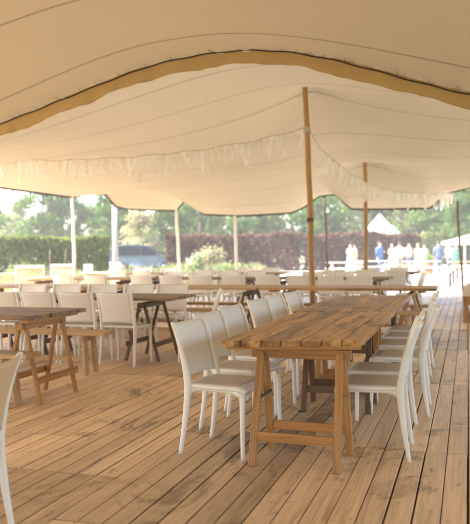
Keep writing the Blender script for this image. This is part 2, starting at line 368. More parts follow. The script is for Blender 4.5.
# ------------------------------------------------------------------ chairs
def ring(cx,cy,z,a,b,p=.62,n=10,tilt=0,rot=0):
    r=[]
    for k in range(n):
        t=2*PI*(k+.5)/n; c,s=math.cos(t),math.sin(t)
        x=a*math.copysign(abs(c)**p,c); y=b*math.copysign(abs(s)**p,s)
        r.append(Vector((cx+x,cy+y,z-tilt*x)))
    return r
def postx(z):   # backward sweep of the rear post above the seat
    if z<.43: return -.205-.058*((.43-z)/.43)**1.4
    u=(z-.43)/.40; return -.205-.040*u-.075*u*u
def make_chair():
    t=empty('chair')
    # seat: dished slab with a rolled front and side aprons
    s=MB(); n=12; top=[]
    for i in range(n+1):
        u=i/n; x=-.215+.44*u; row=[]
        hw=.205+.022*math.sin(u*PI*.6)
        for j in range(n+1):
            v=-1+2*j/n
            z=.452-.016*(1-v*v)*(math.sin(min(1,u*1.15)*PI)**.7 if 0<u<.87 else 0)-.022*max(0,(u-.86)/.14)**2-.008*abs(v)**6
            row.append((x,v*hw,z))
        top.append(row)
    s.grid(top,(0,0,-.022))
    for sy in (-1,1):      # side aprons, arched beneath
        P=[]
        for i in range(17):
            u=i/16; x=-.20+.40*u; dep=.026+.045*(abs(2*u-1)**6)
            y0=sy*(.203+.022*math.sin(u*PI*.6))
            P.append([Vector((x,y0-sy*.022,.434)),Vector((x,y0-sy*.001,.434)),Vector((x,y0-sy*.003,.434-dep)),Vector((x,y0-sy*.024,.434-dep))])
        s.loft(P)
    P=[]
    for i in range(13):    # front apron
        u=i/12; y=-.20+.40*u; dep=.024+.045*(abs(2*u-1)**6)
        P.append([Vector((.205,y,.428)),Vector((.222,y,.424)),Vector((.218,y,.428-dep)),Vector((.200,y,.428-dep))])
    s.loft(P)
    s.build('seat',[M['plastic']],t,fix=True)
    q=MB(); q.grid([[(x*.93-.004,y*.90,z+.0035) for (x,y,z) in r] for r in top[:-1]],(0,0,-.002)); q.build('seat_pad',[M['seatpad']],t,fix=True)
    for sy in (-1,1):      # front legs
        l=MB(); R=[]
        for z in (0,.04,.15,.28,.36,.40,.425):
            a=.0125+.006*(z/.42)+.010*max(0,(z-.36)/.065)**2
            R.append(ring(.208-.006*(z/.42)-.006*max(0,(z-.36)/.065)**2, sy*(.218-.014*(z/.42)),z,a,.0125+.006*(z/.42)))
        l.loft(R); l.build('leg',M['plastic'],t,fix=True)
    for sy in (-1,1):      # rear legs running up into the back posts
        l=MB(); R=[]
        for z in (0,.03,.12,.22,.32,.40,.45,.52,.60,.68,.75,.80,.822,.832):
            if z<=.43: a=.0125+.013*(z/.43); b=.0125+.005*(z/.43)
            else: a=.0255-.011*((z-.43)/.4); b=.0175-.003*((z-.43)/.4)
            if z>.825: a*=.6;b*=.6
            yy=sy*(.218-.012*min(1,z/.43)+ .002*max(0,(z-.43)/.4))
            R.append(ring(postx(z),yy,z,a,b))
        l.loft(R); l.build('leg',M['plastic'],t,fix=True)
    b=MB(); P=[]
    for i in range(13):    # curved back panel between the posts
        u=i/12; z=.478+.347*u; row=[]
        for j in range(13):
            v=-1+2*j/12; row.append((postx(z)-.022*(1-v*v)-.002, v*.196, z-.006*(1-v*v)*u+.008*(1-abs(v)**3)*(1-u)**3))
        P.append(row)
    b.grid(P,(-.011,0,0)); 
    b.build('backrest',M['panel'],t,fix=True)
    return t
chair_proto=make_chair()
for _c in kids(chair_proto):
    for _v in _c.data.vertices: _v.co.x*=.92; used=[False]
def chair(x,y,rz,label,group,z=0):
    o=chair_proto if not used[0] else copy_tree(chair_proto); used[0]=True
    o.location=(x,y,z); o.rotation_euler=(0,0,rz); tag(o,label,'chair',group); return o
ORD=['first','second','third','fourth','fifth','sixth','seventh','eighth','ninth','tenth']

# ------------------------------------------------------------------ trestle tables & benches
def trestle(parent,c,rz,width,spread,h,mat,tk=.045,lw=.05,rails=(.16,),inner=False):
    """an A-frame trestle: head beam along local y (child legs and rails)"""
    d=Vector((math.cos(rz),math.sin(rz),0)); e=Vector((-d.y,d.x,0)); c=Vector(c)
    hb=MB(); hb.bar(c-e*(width/2+.05)+Up*(h-.035),c+e*(width/2+.05)+Up*(h-.035),.07,.06); beam=hb.build('trestle_beam',mat,parent)
    for sgn in (-1,1):
        for sy in (-1,1):
            l=MB(); jit=random.uniform(-.008,.008)
            l.bar(c+e*sy*width/2+d*sgn*(spread/2+jit)+Up*.0, c+e*sy*(width/2-.01)+d*sgn*(.03)+Up*(h-.03),lw,tk,up=d,ch=.12); l.build('leg',mat,beam)
        for rh in rails:
            f=rh/h; off=sgn*(spread/2*(1-f)+.03*f+(0 if inner else tk*.5+.013)); rl=-lw*.5-.001 if inner else .03
            r=MB(); r.bar(c-e*(width/2+rl)+d*off+Up*rh, c+e*(width/2+rl)+d*off+Up*rh,.022,.055); r.build('rail',mat,beam)
    if inner:
        for sy in (-1,1):     # folding stay with its bolt between the two legs of an A
            q=MB(); zz=.40; hs=(spread/2*(1-zz/h)+.03*zz/h); o=c+e*sy*(width/2-.034)
            q.bar(o-d*hs+Up*zz,o+d*hs+Up*zz,.006,.018); q.build('folding_stay',M['metal'],beam)
    return beam
def tabletop(parent,x0,x1,y0,y1,h,n,along,mat,skew=0,th=.035,rag=.012):
    """planks along 'x' or 'y'"""
    m=MB()
    for k in range(n):
        t=random.random(); rg=(random.uniform(-rag,rag),random.uniform(-rag,rag)); dz=random.uniform(-.0035,.0)
        if along=='y':
            w=(x1-x0)/n; xc=x0+w*(k+.5); sk=skew*(k+.5-n/2)/n
            m.bar((xc,y0+sk+rg[0],h-th/2+dz),(xc+.001,y1+sk+rg[1],h-th/2+dz),w-random.uniform(.002,.005),th,tint=t,ch=.06)
        else:
            w=(y1-y0)/n; yc=y0+w*(k+.5); sk=skew*(k+.5-n/2)/n
            m.bar((x0+sk+rg[0],yc,h-th/2+dz),(x1+sk+rg[1],yc,h-th/2+dz),w-random.uniform(.003,.008),th,tint=t,ch=.1)
    return m.build('tabletop',mat,parent)
TH=.75
def long_table(loc,length,width,label,topmat,legmat,n=6,group='trestle tables',inset=.28,name='trestle_table',spread=.42,h=TH):
    t=empty(name,loc); tabletop(t,-length/2,length/2,-width/2,width/2,h,n,'x',topmat)
    for xx in (-length/2+inset*.55,length/2-inset*.55): m=MB(); m.bar((xx,-width/2+.04,h-.05),(xx,width/2-.04,h-.05),.09,.028); m.build('batten',legmat,t)
    for xx in (-length/2+inset,length/2-inset): trestle(t,(xx,0,0),0,width*.68,spread,h-.065,legmat,.032,.036,rails=(.2,))
    tag(t,label,'table',group); return t
def make_bench(loc,length,label,mat,group='long wooden benches',h=.45,w=.24,rz=0):
    t=empty('bench',loc,rz); m=MB()
    m.bar((-length/2,-w/4-.001,h-.02),(length/2,-w/4-.001,h-.02),w/2-.004,.04,ch=.08); m.bar((-length/2+.004,w/4+.001,h-.02),(length/2-.006,w/4+.001,h-.02),w/2-.004,.04,ch=.08)
    m.build('seat',mat,t)
    for xx in (-length/2+.25,length/2-.25):
        for sy in (-1,1):
            l=MB(); l.bar((xx+.03*(1 if xx>0 else -1),sy*(w/2-.03),0),(xx,sy*(w/2-.05),h-.04),.045,.06,ch=.1); l.build('leg',mat,t)
        r=MB(); r.bar((xx,-w/2+.01,h-.075),(xx,w/2-.01,h-.075),.03,.065); r.build('rail',mat,t)
    r=MB(); r.bar((-length/2+.25,0,.15),(length/2-.25,0,.15),.03,.05); r.build('stretcher',mat,t)
    tag(t,label,'bench',group); return t
# the main pair of tables, planks along +Y
def big_table(y0,y1,label,mat,rails_front,n=7,x0=-1.405,x1=-.595):
    xc=(x0+x1)/2; yc=(y0+y1)/2
    t=empty('plank_table',(xc,yc,0)); random.seed(int(y0*10))
    tabletop(t,x0-xc,x1-xc,y0-yc,y1-yc,TH,n,'y',mat,skew=.18)
    hl=(x1-x0)/2; L=y1-y0
    for k,yy in enumerate((-L/2+.05,L/2-.05)):
        m=MB(); sk=.09
        m.bar((-hl+.02,yy-sk*.9,TH-.035-.012),(hl-.01,yy+sk*.9,TH-.035-.012),.05,.022,tint=.9); m.build('batten',M['pine'],t)
    for k,(yy,lm) in enumerate(zip((-L/2+.15,L/2-.34),rails_front)):
        trestle(t,(.03 if k==0 else 0,yy,0),PI/2+(-.05 if k==0 else 0),.51,.40,TH-.06,lm,.04,.044,rails=(.17,),inner=True)
    tag(t,label,'table','plank tables in the foreground row'); return t
big_table(4.28,6.34,'nearest long plank dining table with reddish brown weathered boards',M['table'],(M['pine'],M['darkwood']))
big_table(6.36,8.62,'farther plank dining table, pushed end to end behind the nearest one',M['table'],(M['pine'],M['darkwood']),x0=-1.44,x1=-.61)

LX=[(-1.70,4.52,-.13),(-1.79,5.14,-.16),(-1.815,5.78,-.12),(-1.82,6.62,-.14),(-1.80,7.22,-.08),(-1.76,7.80,-.1)]
LL=['closest white chair left of the nearest plank table, whole back and seat in view',
 'second white chair from the front along the left side of the plank tables',
 'third white chair from the front along the left side of the plank tables',
 'fourth white chair from the front along the left side of the plank tables',
 'fifth white chair from the front along the left side of the plank tables',
 'last white chair on the left side of the plank tables, nearest the tall wooden pole']
for (x,y,r),l in zip(LX,LL): chair(x+.225,y+.04,r,l,'white chairs along the plank tables')
RX=[(-.555,4.72,PI+.03),(-.575,5.28,PI-.02),(-.50,5.98,PI+.02),(-.55,6.72,PI+.05),(-.56,7.35,PI),(-.57,7.95,PI-.04)]
RL=['closest white chair right of the plank tables, seen side on with curved legs',
 'second white chair from the front along the right side of the plank tables',
 'third white chair along the right side of the plank tables, pulled out a little',
 'fourth white chair from the front along the right side of the plank tables',
 'fifth white chair from the front along the right side of the plank tables',
 'last white chair at the far end of the right side of the plank tables']
for (x,y,r),l in zip(RX,RL): chair(x-.035,y+.06,r,l,'white chairs along the plank tables')
# near chair at the left edge, seen from behind
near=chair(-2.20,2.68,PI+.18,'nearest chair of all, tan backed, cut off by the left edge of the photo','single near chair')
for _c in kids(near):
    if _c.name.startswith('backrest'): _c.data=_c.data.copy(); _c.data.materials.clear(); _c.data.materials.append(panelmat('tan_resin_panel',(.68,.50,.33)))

# left table with its benches
t=long_table((-4.47,5.78,0),2.1,.90,'grey brown weathered trestle table with pale legs at the left edge',M['oldtable'],M['pine'],6,'trestle tables',inset=.19,spread=.33,h=.76)
make_bench((-4.55,7.02,0),1.95,'pale bench behind the left weathered table, its right end past the table',M['bench'],w=.28)
make_bench((-4.42,5.36,0),2.0,'bench in front of the left weathered table, its right end beside the near chair',M['bench'],w=.24)
# second row on the left
long_table((-4.35,8.22,0),2.3,.86,'brown trestle table with dark splayed legs behind the left table, chairs backed up to it',M['oldtable'],M['darkwood'],6,inset=.42,spread=.42)
long_table((-6.68,8.22,0),2.3,.86,'brown trestle table cut off by the left edge in the second row',M['oldtable'],M['darkwood'],6,inset=.42,spread=.42)
xs=[-3.72,-4.22,-4.70,-5.20,-5.72,-6.25]
for k,x in enumerate(xs):
    chair(x,7.72+.03*random.uniform(-1,1),PI/2+random.uniform(-.05,.05),['rightmost white chair with its back to the camera in the second row, legs fully visible',
     'second from the right of the chairs backing onto us in the second row','third from the right of the chairs backing onto us in the second row',
     'fourth from the right of the chairs backing onto us in the second row','fifth from the right of the chairs backing onto us in the second row','sixth from the right of the chairs backing onto us in the second row'][k],'white chairs in the second row')
for k,x in enumerate((-3.78,-4.28,-4.82,-5.40,-5.95)):
    chair(x,9.02+.04*random.uniform(-1,1),-PI/2+random.uniform(-.05,.05),ORD[k]+' white chair from the right across the second row table, facing the camera','white chairs facing us in the second row')
chair(-3.02,8.1,PI+.35,'white chair standing at the right end of the second row table, seen sideways','single chair at the row end')

# third row: long tables with benches across the view
long_table((-1.61,10.5,0),2.42,.82,'long brown trestle table across the view, just behind the plank tables',M['table'],M['pine'],6,inset=.34,spread=.46)
long_table((-4.05,10.5,0),2.42,.82,'long pale trestle table continuing the middle row to the left of the tall pole',M['bench'],M['darkwood'],6,inset=.20,spread=.40)
long_table((-6.6,10.5,0),2.42,.82,'pale trestle table at the left end of the middle row',M['bench'],M['pine'],6,inset=.3,spread=.40)
BL=['near side, right end','near side, middle','near side, left end','far side, right end','far side, middle','far side, left end']
k=0
for yy in (9.93,11.12):
    for xx in (-1.62,-4.05,-6.5):
        make_bench((xx-.02,yy,0),2.25,'wooden bench of the middle row, '+BL[k],M['bench'],h=.46); k+=1
# fourth row
long_table((-2.5,13.95,0),2.3,.8,'dark topped trestle table in the fourth row beyond the tall pole on the right',M['oldtable'],M['darkwood'],6)
long_table((-4.98,13.8,0),2.4,.8,'trestle table in the fourth row left of the tall pole among grey chairs',M['oldtable'],M['darkwood'],6)
long_table((-7.5,13.6,0),2.4,.8,'pale trestle table at the left end of the fourth row',M['bench'],M['darkwood'],6)
c=0
for x in (-1.78,-2.30,-2.86,-3.42,-4.1,-4.7,-5.3,-5.9,-6.9,-7.6):
    chair(x,13.18+random.uniform(-.06,.06),PI/2+random.uniform(-.1,.1),ORD[c]+' white chair from the right on the near side of the fourth row',"white chairs on the near side of the fourth row"); c+=1
c=0
for x in (-1.75,-2.4,-3.0,-4.2,-4.8,-5.4,-6.0):
    chair(x,14.6+random.uniform(-.06,.06),-PI/2+random.uniform(-.1,.1),ORD[c]+' white chair from the right on the far side of the fourth row','white chairs on the far side of the fourth row'); c+=1
chair(-1.05,14.0,PI+.2,'white chair at the right end of the fourth row turned sideways','single chair at the fourth row end')
# fifth row
for k,(x,y) in enumerate(((-2.2,17.2),(-5.2,17.0),(-8.0,16.8))):
    long_table((x,y,0),2.3,.8,['right hand','middle','left hand'][k]+' trestle table of the farthest row under the canopy',[M['oldtable'],M['bench'],M['bench']][k],M['darkwood'],6)
c=0
for x in (-1.5,-2.1,-2.8,-4.6,-5.2,-5.8,-7.4,-8.0):
    chair(x,16.45+random.uniform(-.08,.08),PI/2+random.uniform(-.12,.12),ORD[c]+' white chair from the right on the near side of the farthest row','white chairs on the near side of the farthest row'); c+=1
c=0
for x in (-1.6,-2.3,-4.7,-5.4,-7.5,-8.2):
    chair(x,17.85+random.uniform(-.08,.08),-PI/2+random.uniform(-.12,.12),ORD[c]+' white chair from the right on the far side of the farthest row','white chairs on the far side of the farthest row'); c+=1

# low slatted daybed at the right edge
t=empty('daybed',(.36,15.0,0))
m=MB()
for sx in (-1,1): m.bar((sx*.42,-1.75,.36),(sx*.42,1.75,.36),.05,.12)
for yy in (-1.74,1.74): m.bar((-.39,yy,.36),(.39,yy,.36),.05,.12)
for i in range(17): m.bar((-.44,-1.7+i*.2125,.435),(.44,-1.7+i*.2125,.435),.16,.022)
m.build('frame',M['pine'],t)
for yy in (-1.68,0,1.68):
    for sx in (-1,1):
        l=MB(); l.bar((sx*.40,yy,0),(sx*.40,yy,.42),.09,.09,up=(0,1,0)); l.build('leg',M['pine'],t)
for sx in (-1,1):
    l=MB(); l.bar((sx*.40,-1.6,.12),(sx*.40,1.6,.12),.03,.07); l.build('rail',M['pine'],t)
tag(t,'low pine daybed frame at the right edge with a pale cushion on it','daybed')
m=MB(); P=[]
for i in range(31):
    u=-1+2*i/30; row=[]
    for j in range(11):
        v=-1+2*j/10; e=(1-abs(u)**14)*(1-abs(v)**6)
        row.append((v*.45,u*1.76,.455+.085*e**.35+.006*math.sin(u*17)*e))
    P.append(row)
m.grid(P,(0,0,-.004)); o=m.build('cushion',M['cushion'],None,fix=True); o.location=(.36,15.0,0); tag(o,'long pale beige cushion lying on the low daybed','cushion')
# black mat at the lower right edge
m=MB(); P=[[(.02+1.1*i/8,.6+4.15*j/20,.008+.0015*math.sin(i*2.1+j)) for j in range(21)] for i in range(9)]
m.grid(P,(0,0,-.007)); o=m.build('floor_mat',M['mat'],fix=True); tag(o,'black rubber mat lying on the deck at the lower right corner','mat')

# ------------------------------------------------------------------ tent
CX=-2.33; TX0,TX1=-9.8,5.15; TY0,TY1=7.985,20.5
def tps_fit(pts,lam=0.0):
    P=np.array(pts,float); n=len(P); X=P[:,:2]; r=np.linalg.norm(X[:,None]-X[None],axis=2)
    K=np.where(r>0,r*r*np.log(np.maximum(r,1e-9)),0)+lam*np.eye(n); A=np.zeros((n+3,n+3)); A[:n,:n]=K; A[:n,n]=1; A[:n,n+1:]=X; A[n,:n]=1; A[n+1:,:n]=X.T
    b=np.zeros(n+3); b[:n]=P[:,2]; w=np.linalg.solve(A,b)
    def f(x,y):
        rr=np.hypot(X[:,0]-x,X[:,1]-y); k=np.where(rr>0,rr*rr*np.log(np.maximum(rr,1e-9)),0)
        return float(k@w[:n]+w[n]+w[n+1]*x+w[n+2]*y)
    return f
def hemh(x):     # arch of the joint between the two canvases
    X=[-9.8,-7.6,-5.58,-4.4,-3.4,-2.33,-1.6,-.8,.02,1.6,3.4,5.15]; Hh=[2.34,2.46,2.74,3.08,3.36,3.43,3.30,3.02,2.72,2.45,2.32,2.25]
    return float(np.interp(x,X,Hh))
# smooth the arch
_hx=np.linspace(-9.8,5.15,120); _hy=np.array([hemh(v) for v in _hx]); 
for _ in range(14): _hy[1:-1]=(_hy[:-2]+2*_hy[1:-1]+_hy[2:])/4
def hem(x): return float(np.interp(x,_hx,_hy))
rimL=[(8,2.45),(11,2.68),(14.06,2.71),(17.2,2.70),(17.7,2.86),(18.4,3.42),(18.9,3.12),(19.7,2.60),(20.5,2.55)]
rimF=[(-9.8,2.55),(-8.2,2.50),(-7.77,3.10),(-7.4,2.33),(-6.27,2.25),(-4.75,2.29),(-4.4,2.42),(-3.95,2.74),(-3.5,2.77),(-3.06,2.34),(-2.3,2.31),(-.97,2.31),(-.55,2.70),(0.05,2.86),(2,2.55),(5.15,2.5)]
rimR=[(8,2.4),(12,2.7),(16,2.6),(20.5,2.5)]
ctrl=[(CX,11.3,3.30),(CX-1.6,11.3,3.2),(CX+1.6,11.3,3.2),(CX,17.9,2.92),(CX-1.4,17.9,2.84),(CX+1.4,17.9,2.84),(CX,14.5,3.20),(CX-1.2,14.4,2.96),(CX+1.2,14.4,2.96),(CX,9.2,3.48),(CX-1.3,9.3,3.30),(CX+1.3,9.3,3.28),(CX-3.2,12,3.0),(CX+3.2,12,2.98)]
for x in np.linspace(-9.8,5.15,12): ctrl.append((x,8.0,hem(x)+.04))
for y,h in ((11,2.66),(14,2.70),(17,2.68),(20.5,2.52)): ctrl.append((-9.8,y,h)); ctrl.append((5.15,y,h-.05))
for x in (-7.8,-6.2,-4.8,-3.4,-2.3,-1,.5,2.5): ctrl.append((x,20.5,2.36))
for x,dh in ((-6.2,0),(1.6,0)):
    for y,h in ((11.0,2.98),(14.5,2.92),(17.8,2.82)): ctrl.append((x,y,h))
f2=tps_fit(ctrl,.002)
def rimtarget(x,y):
    dl=x-TX0; df=TY1-y; dr=TX1-x
    res=[]
    res.append((dl,float(np.interp(y,[a for a,_ in rimL],[b for _,b in rimL])),f2(TX0,y)))
    res.append((df,float(np.interp(x,[a for a,_ in rimF],[b for _,b in rimF])),f2(x,TY1)))
    res.append((dr,float(np.interp(y,[a for a,_ in rimR],[b for _,b in rimR])),f2(TX1,y)))
    tot=0;ws=0
    for dd,t,b in res:
        w=math.exp(-dd/1.5); tot+=w*w*(t-b); ws+=w
    return tot/max(ws,1e-6) if ws>0 else 0
def cone(x,y): return .54*math.exp(-math.hypot(x-CX,y-11.3)/.95)+  .62*math.exp(-math.hypot(x-CX,y-17.9)/.95)
def canopy(x,y): return f2(x,y)+rimtarget(x,y)+cone(x,y)
def scal(u,poles,amt):   # inward scallop between poles
    for a,b in zip(poles[:-1],poles[1:]):
        if a<=u<=b:
            v=(u-a)/(b-a); return amt*4*v*(1-v)
    return 0
NS,NT=170,120; P=[]; G=[]
for j in range(NT+1):
    t=j/NT; row=[]
    for i in range(NS+1):
        s=i/NS; x0=TX0+(TX1-TX0)*s; y0=TY0+(TY1-TY0)*t
        row.append(Vector((x0,y0,canopy(x0,y0))))
    P.append(row)
m=MB(); m.grid(P,None)
tent2=empty('stretch_tent',(CX,14,0)); loc2=Vector((CX,14,0))
def buildw(m,name,mat,parent,loc,fix=False):
    m.v=[(v[0]-loc[0],v[1]-loc[1],v[2]-loc[2]) for v in m.v]
    return m.build(name,mat,parent,fix)
buildw(m,'canopy',M['tent'],tent2,loc2)
m=MB()
path=[P[j][0] for j in range(0,NT+1)]+[P[NT][i] for i in range(1,NS+1)]+[P[j][NS] for j in range(NT-1,-1,-1)]
m.tube([p+Vector((0,0,-.012)) for p in path],.026,6); buildw(m,'edge_rope',M['rope'],tent2,loc2)
tag(tent2,'far beige stretch canopy with dark roped rim, held up by the two bare wooden poles','tent','stretch tents')
# hanging flaps and toggles on the far rim
m=MB()
for x in np.arange(-9.4,4.9,.62): 
    h=canopy(x,TY1); m.tube([(x,TY1,h-.02),(x+.01,TY1+.01,h-.07)],.018,6)
for y in np.arange(9,20,.7):
    h=canopy(TX0,y); m.tube([(TX0,y,h-.02),(TX0,y+.01,h-.08)],.018,6)
buildw(m,'rim_toggles',M['rope'],tent2,loc2)
# near tent, overhead, lengthened unseen behind the camera to darken the near end
c1=[]
for x in np.linspace(-9.8,5.15,12): c1.append((x,8.05,hem(x)+.10))
c1+=[(CX,3.0,4.15),(CX,6.9,3.57),(CX,5.5,3.62),(CX,-3,3.7),(CX,-10,3.5),(CX,-16,3.0)]
for y,h in ((-16,2.4),(-8,2.6),(-1,2.65),(4,2.65)): c1.append((-9.8,y,h)); c1.append((5.15,y,h))
for y in (-2,2,5.5): c1.append((-6.2,y,3.05)); c1.append((1.6,y,3.05))
f1=tps_fit(c1,.002)
_xs=np.linspace(-9.8,5.15,420); _dz=[hem(x)+.10-f1(x,8.05) for x in _xs]
P=[]
for j in range(91):
    y=8.05-24.05*(j/90)**1.6; P.append([Vector((x,y,f1(x,y)+_dz[i]*math.exp(-(8.05-y)/1.2)+(.012*math.sin(x*19+2*math.sin(x*3))+.008*math.sin(x*41))*math.exp(-(8.05-y)/.22)+.02*math.sin(x*1.7+y*1.1))) for i,x in enumerate(_xs)])
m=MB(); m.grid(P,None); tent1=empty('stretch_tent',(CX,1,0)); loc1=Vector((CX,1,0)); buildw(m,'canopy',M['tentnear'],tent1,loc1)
m=MB(); P[0]=[Vector((p.x,7.922,hem(p.x)+.088+.005*math.sin(p.x*13))) for p in P[0]]; m.tube(P[0],.008,6)
for i in range(8,415,8):     # lacing tied up from the rope into the canvas
    for _ in range(random.choice((1,2,2))):
        p=P[0][i]+Vector((random.uniform(-.05,.05),0,0)); l=random.uniform(.03,.09); dx=random.uniform(-.08,.06); q=Vector((p.x+dx,p.y-l,f1(p.x+dx,p.y-l)+float(np.interp(p.x+dx,_xs,_dz))*.88-.006)); m.tube([p,(p+q)/2+Vector((0,0,-.006)),q],.0018,4)
buildw(m,'edge_rope',M['rope'],tent1,loc1)
# golden joining flap, ruffled
Q=[]; hx=np.linspace(-9.8,5.15,420)
ph=[random.uniform(0,6) for _ in range(6)]
for j in range(7):
    v=j/6; row=[]
    for i,x in enumerate(hx):
        r=.012*math.sin(x*8+ph[0]+v*1.5)+.006*math.sin(x*3.1+ph[1])+.014*math.sin(x*15+ph[2]+v*2.5)*math.sin(x*1.3)+.006*math.sin(x*31+v*4)
        row.append(Vector((x+.03*math.sin(x*5+ph[3])*v, 7.965+.01*v+r*(.25+v), hem(x)+.122-(.172+.006*math.sin(x*3.3+ph[4])+.008*math.sin(x*8.7+ph[5])+.003*math.sin(x*23))*v)))
    Q.append(row)
m=MB(); m.grid(Q,(0,.004,0)); buildw(m,'joining_flap',M['hem'],tent1,loc1,True)
tag(tent1,'near beige stretch canopy overhead, ending in a golden flap laced with dark cord','tent','stretch tents')

# poles
def pole(p0,p1,r,label,mat,name='tent_pole',knots=True,r1=None):
    p0=Vector(p0); p1=Vector(p1); m=MB(); L=(p1-p0).length; n=26; pts=[];rad=[]
    for i in range(n+1):
        u=i/n; w=.006*math.sin(u*7+p0.x)+.004*math.sin(u*19+p0.y)
        pts.append((p0.lerp(p1,u)-p0)+Vector((w,w*.6,0))); rr=r+(((r1 if r1 else r*.85)-r)*u)
        rad.append(rr*(1+(.07*abs(math.sin(i*1.7)) if knots else 0)))
    m.tube(pts,rad,12); t=empty(name,p0); m.build('shaft',mat,t)
    b=MB(); d=(p1-p0).normalized(); b.tube([d*(L-.03),d*(L+.01),d*(L+.05)],[r*.86,r*.9,r*.7],12); b.build('pole_cap',mat,t)
    b=MB(); b.box((0,0,0),r*4.2,r*4.2,.018); b.build('foot_plate',M['pine'] if p0.z>-.05 else M['metal'],t)
    return tag(t,label,'pole','poles holding up the canopy'), t
_,mainp=pole(W(313.5,11.35,0.0),W(307,11.35,3.80),.046,'tallest honey coloured wooden tent pole rising behind the plank tables',M['pole'])
b=MB(); L=3.80; d=(W(307,11.35,3.80)-W(313.5,11.35,0)).normalized(); b.tube([d*1.70,d*1.76],[.0535,.0535],12); b.build('tape_band',M['darkwood'],mainp)
b=MB(); b.tube([d*3.05,d*3.09,d*3.14],[.052,.060,.050],12); b.build('rope_wrap',M['cord'],mainp)
pole(W(366,17.8,0),W(366,17.8,3.46),.052,'second wooden pole, thinner and farther, right of the tallest one',M['pole'])
pole((-9.72,17.2,GZ),(-9.78,17.2,2.66),.042,'pale pinkish side pole at the left where the dark rim ends beside open sky',M['palepole'])
pole(W(180,21.9,GZ),W(177,21.7,canopy(-8.2,20.5)-.02),.045,'pale side pole right of the blue car',M['palepole'])
pole(W(237.5,21.6,GZ),W(235.5,21.3,2.2),.045,'pale side pole in front of the copper hedge, left of the tallest pole',M['palepole'])
pole(W(329,21,GZ),W(325,20.8,2.72),.032,'thin dark leaning rim pole just right of the tallest pole',M['darkwood'])
pole(W(463.5,19.5,GZ),W(457.5,19.5,2.45),.032,'thin dark rim pole leaning at the right edge near the guests',M['darkwood'])
# thick pale gatepost standing on the lawn by the car
t=empty('post',W(115.5,22.6,GZ)); m=MB(); m.tube([(0,0,0),(0,0,2.78)],[.085,.08],14); m.build('shaft',M['post'],t); m=MB(); m.tube([(0,0,2.78),(0,0,2.83)],[.095,.09],14); m.build('post_cap',M['cord'],t)
tag(t,'thick pale round post standing under the canopy corner left of the blue car','post')
# guy ropes with stakes on the left
def guy(a,b,label,stake_h=.5):
    a=Vector(a);b=Vector(b); m=MB(); n=12; pts=[(a.lerp(b,i/n)-b)+Vector((0,0,-.06*math.sin(PI*i/n))) for i in range(n+1)]
    t=empty('guy_rope',b); m.tube(pts,.006,6); m.build('rope',M['rope'],t)
    m=MB(); dd=(b-a).normalized(); m.tube([Vector((0,0,-.1))-Vector((dd.x,dd.y,0))*.1,Vector((dd.x,dd.y,0))*.18+Vector((0,0,stake_h))],.022,8); m.build('stake',M['metal'],t)
    m=MB(); mid=(a.lerp(b,.62)-b); m.tube([mid,(a.lerp(b,.68)-b)],.028,8); m.build('ratchet',M['metal'],t)
    return tag(t,label,'rope','guy ropes tying down the canopy')
guy((-9.8,17.2,2.62),(-13.2,17.4,GZ),'guy rope running down left from the pinkish side pole')
guy((-9.8,14.0,2.66),(-13.0,13.6,GZ),'guy rope running down at the far left through the garden border')
guy((-9.8,20.5,2.5),(-11.5,24.0,GZ),'guy rope from the canopy corner above the thick pale post')
guy((-6.3,20.5,2.2),(-6.9,24.4,GZ),'guy rope behind the pale pole in front of the copper hedge')
guy((.05,20.5,2.8),(.9,24,GZ),'guy rope by the thin dark pole at the right edge')

# ------------------------------------------------------------------ tassel garlands
def strip_mesh(L,w,seed):
    rnd=random.Random(seed); m=MB(); n=9
    for k in range(rnd.choice((1,2,2))):
        dx=rnd.uniform(-.02,.02); lean=rnd.uniform(-.22,.22); l=L*rnd.uniform(.75,1.1); tw=rnd.uniform(-.7,.7); p0=rnd.uniform(0,6); P=[]
        for i in range(n+1):
            u=i/n; z=-l*u; a=.4+tw*u; cx=dx+lean*l*u*u*.8+.012*math.sin(u*5+p0); cy=.02*math.sin(u*4+p0)*u+k*.01
            ww=w*(1-.25*u)/2
            P.append([(cx-ww*math.cos(a),cy-ww*math.sin(a),z),(cx,cy+.004,z),(cx+ww*math.cos(a),cy+ww*math.sin(a),z)])
        m.grid(P,None)
    return m
tproto=[]
def garland(pts,n,L,label,seed):
    pts=[Vector(p) for p in pts]; o0=pts[0]; t=empty('tassel_garland',o0)
    # sample polyline
    seg=[(pts[i+1]-pts[i]).length for i in range(len(pts)-1)]; tot=sum(seg)
    def at(u):
        s=u*tot
        for i,l in enumerate(seg):
            if s<=l or i==len(seg)-1: return pts[i].lerp(pts[i+1],min(1,s/l))
            s-=l
    m=MB(); m.tube([at(i/60)-o0+Vector((0,0,-.012*math.sin(i*.9))) for i in range(61)],.006,5); m.build('cord',M['cord'],t)
    rnd=random.Random(seed)
    for i in range(n):
        u=(i+.3+rnd.random()*.5)/n
        if not tproto:
            for q in range(7): tproto.append(strip_mesh(.34,.056,q).build('tassel',M['tassel'],t)); 
            for q in tproto: q.location=at(rnd.random())-o0
        o=rnd.choice(tproto).copy(); COL.objects.link(o); o.parent=t; o.location=at(u)-o0; sc=L*rnd.uniform(.75,1.2)/.34
        o.rotation_euler=(rnd.uniform(-.12,.12),rnd.uniform(-.15,.15),rnd.uniform(-.9,.9)+.3); o.scale=(min(1.1,sc),1,sc)
    return tag(t,label,'garland','white tassel garlands')
garland([W(-30,13.2,2.92),W(60,12.9,2.86),W(130,12.5,2.85),W(200,12.1,2.90),W(260,11.7,3.00),W(306,11.35,3.13)],60,.36,'white fabric tassel garland from the left side up to the tallest pole',3)
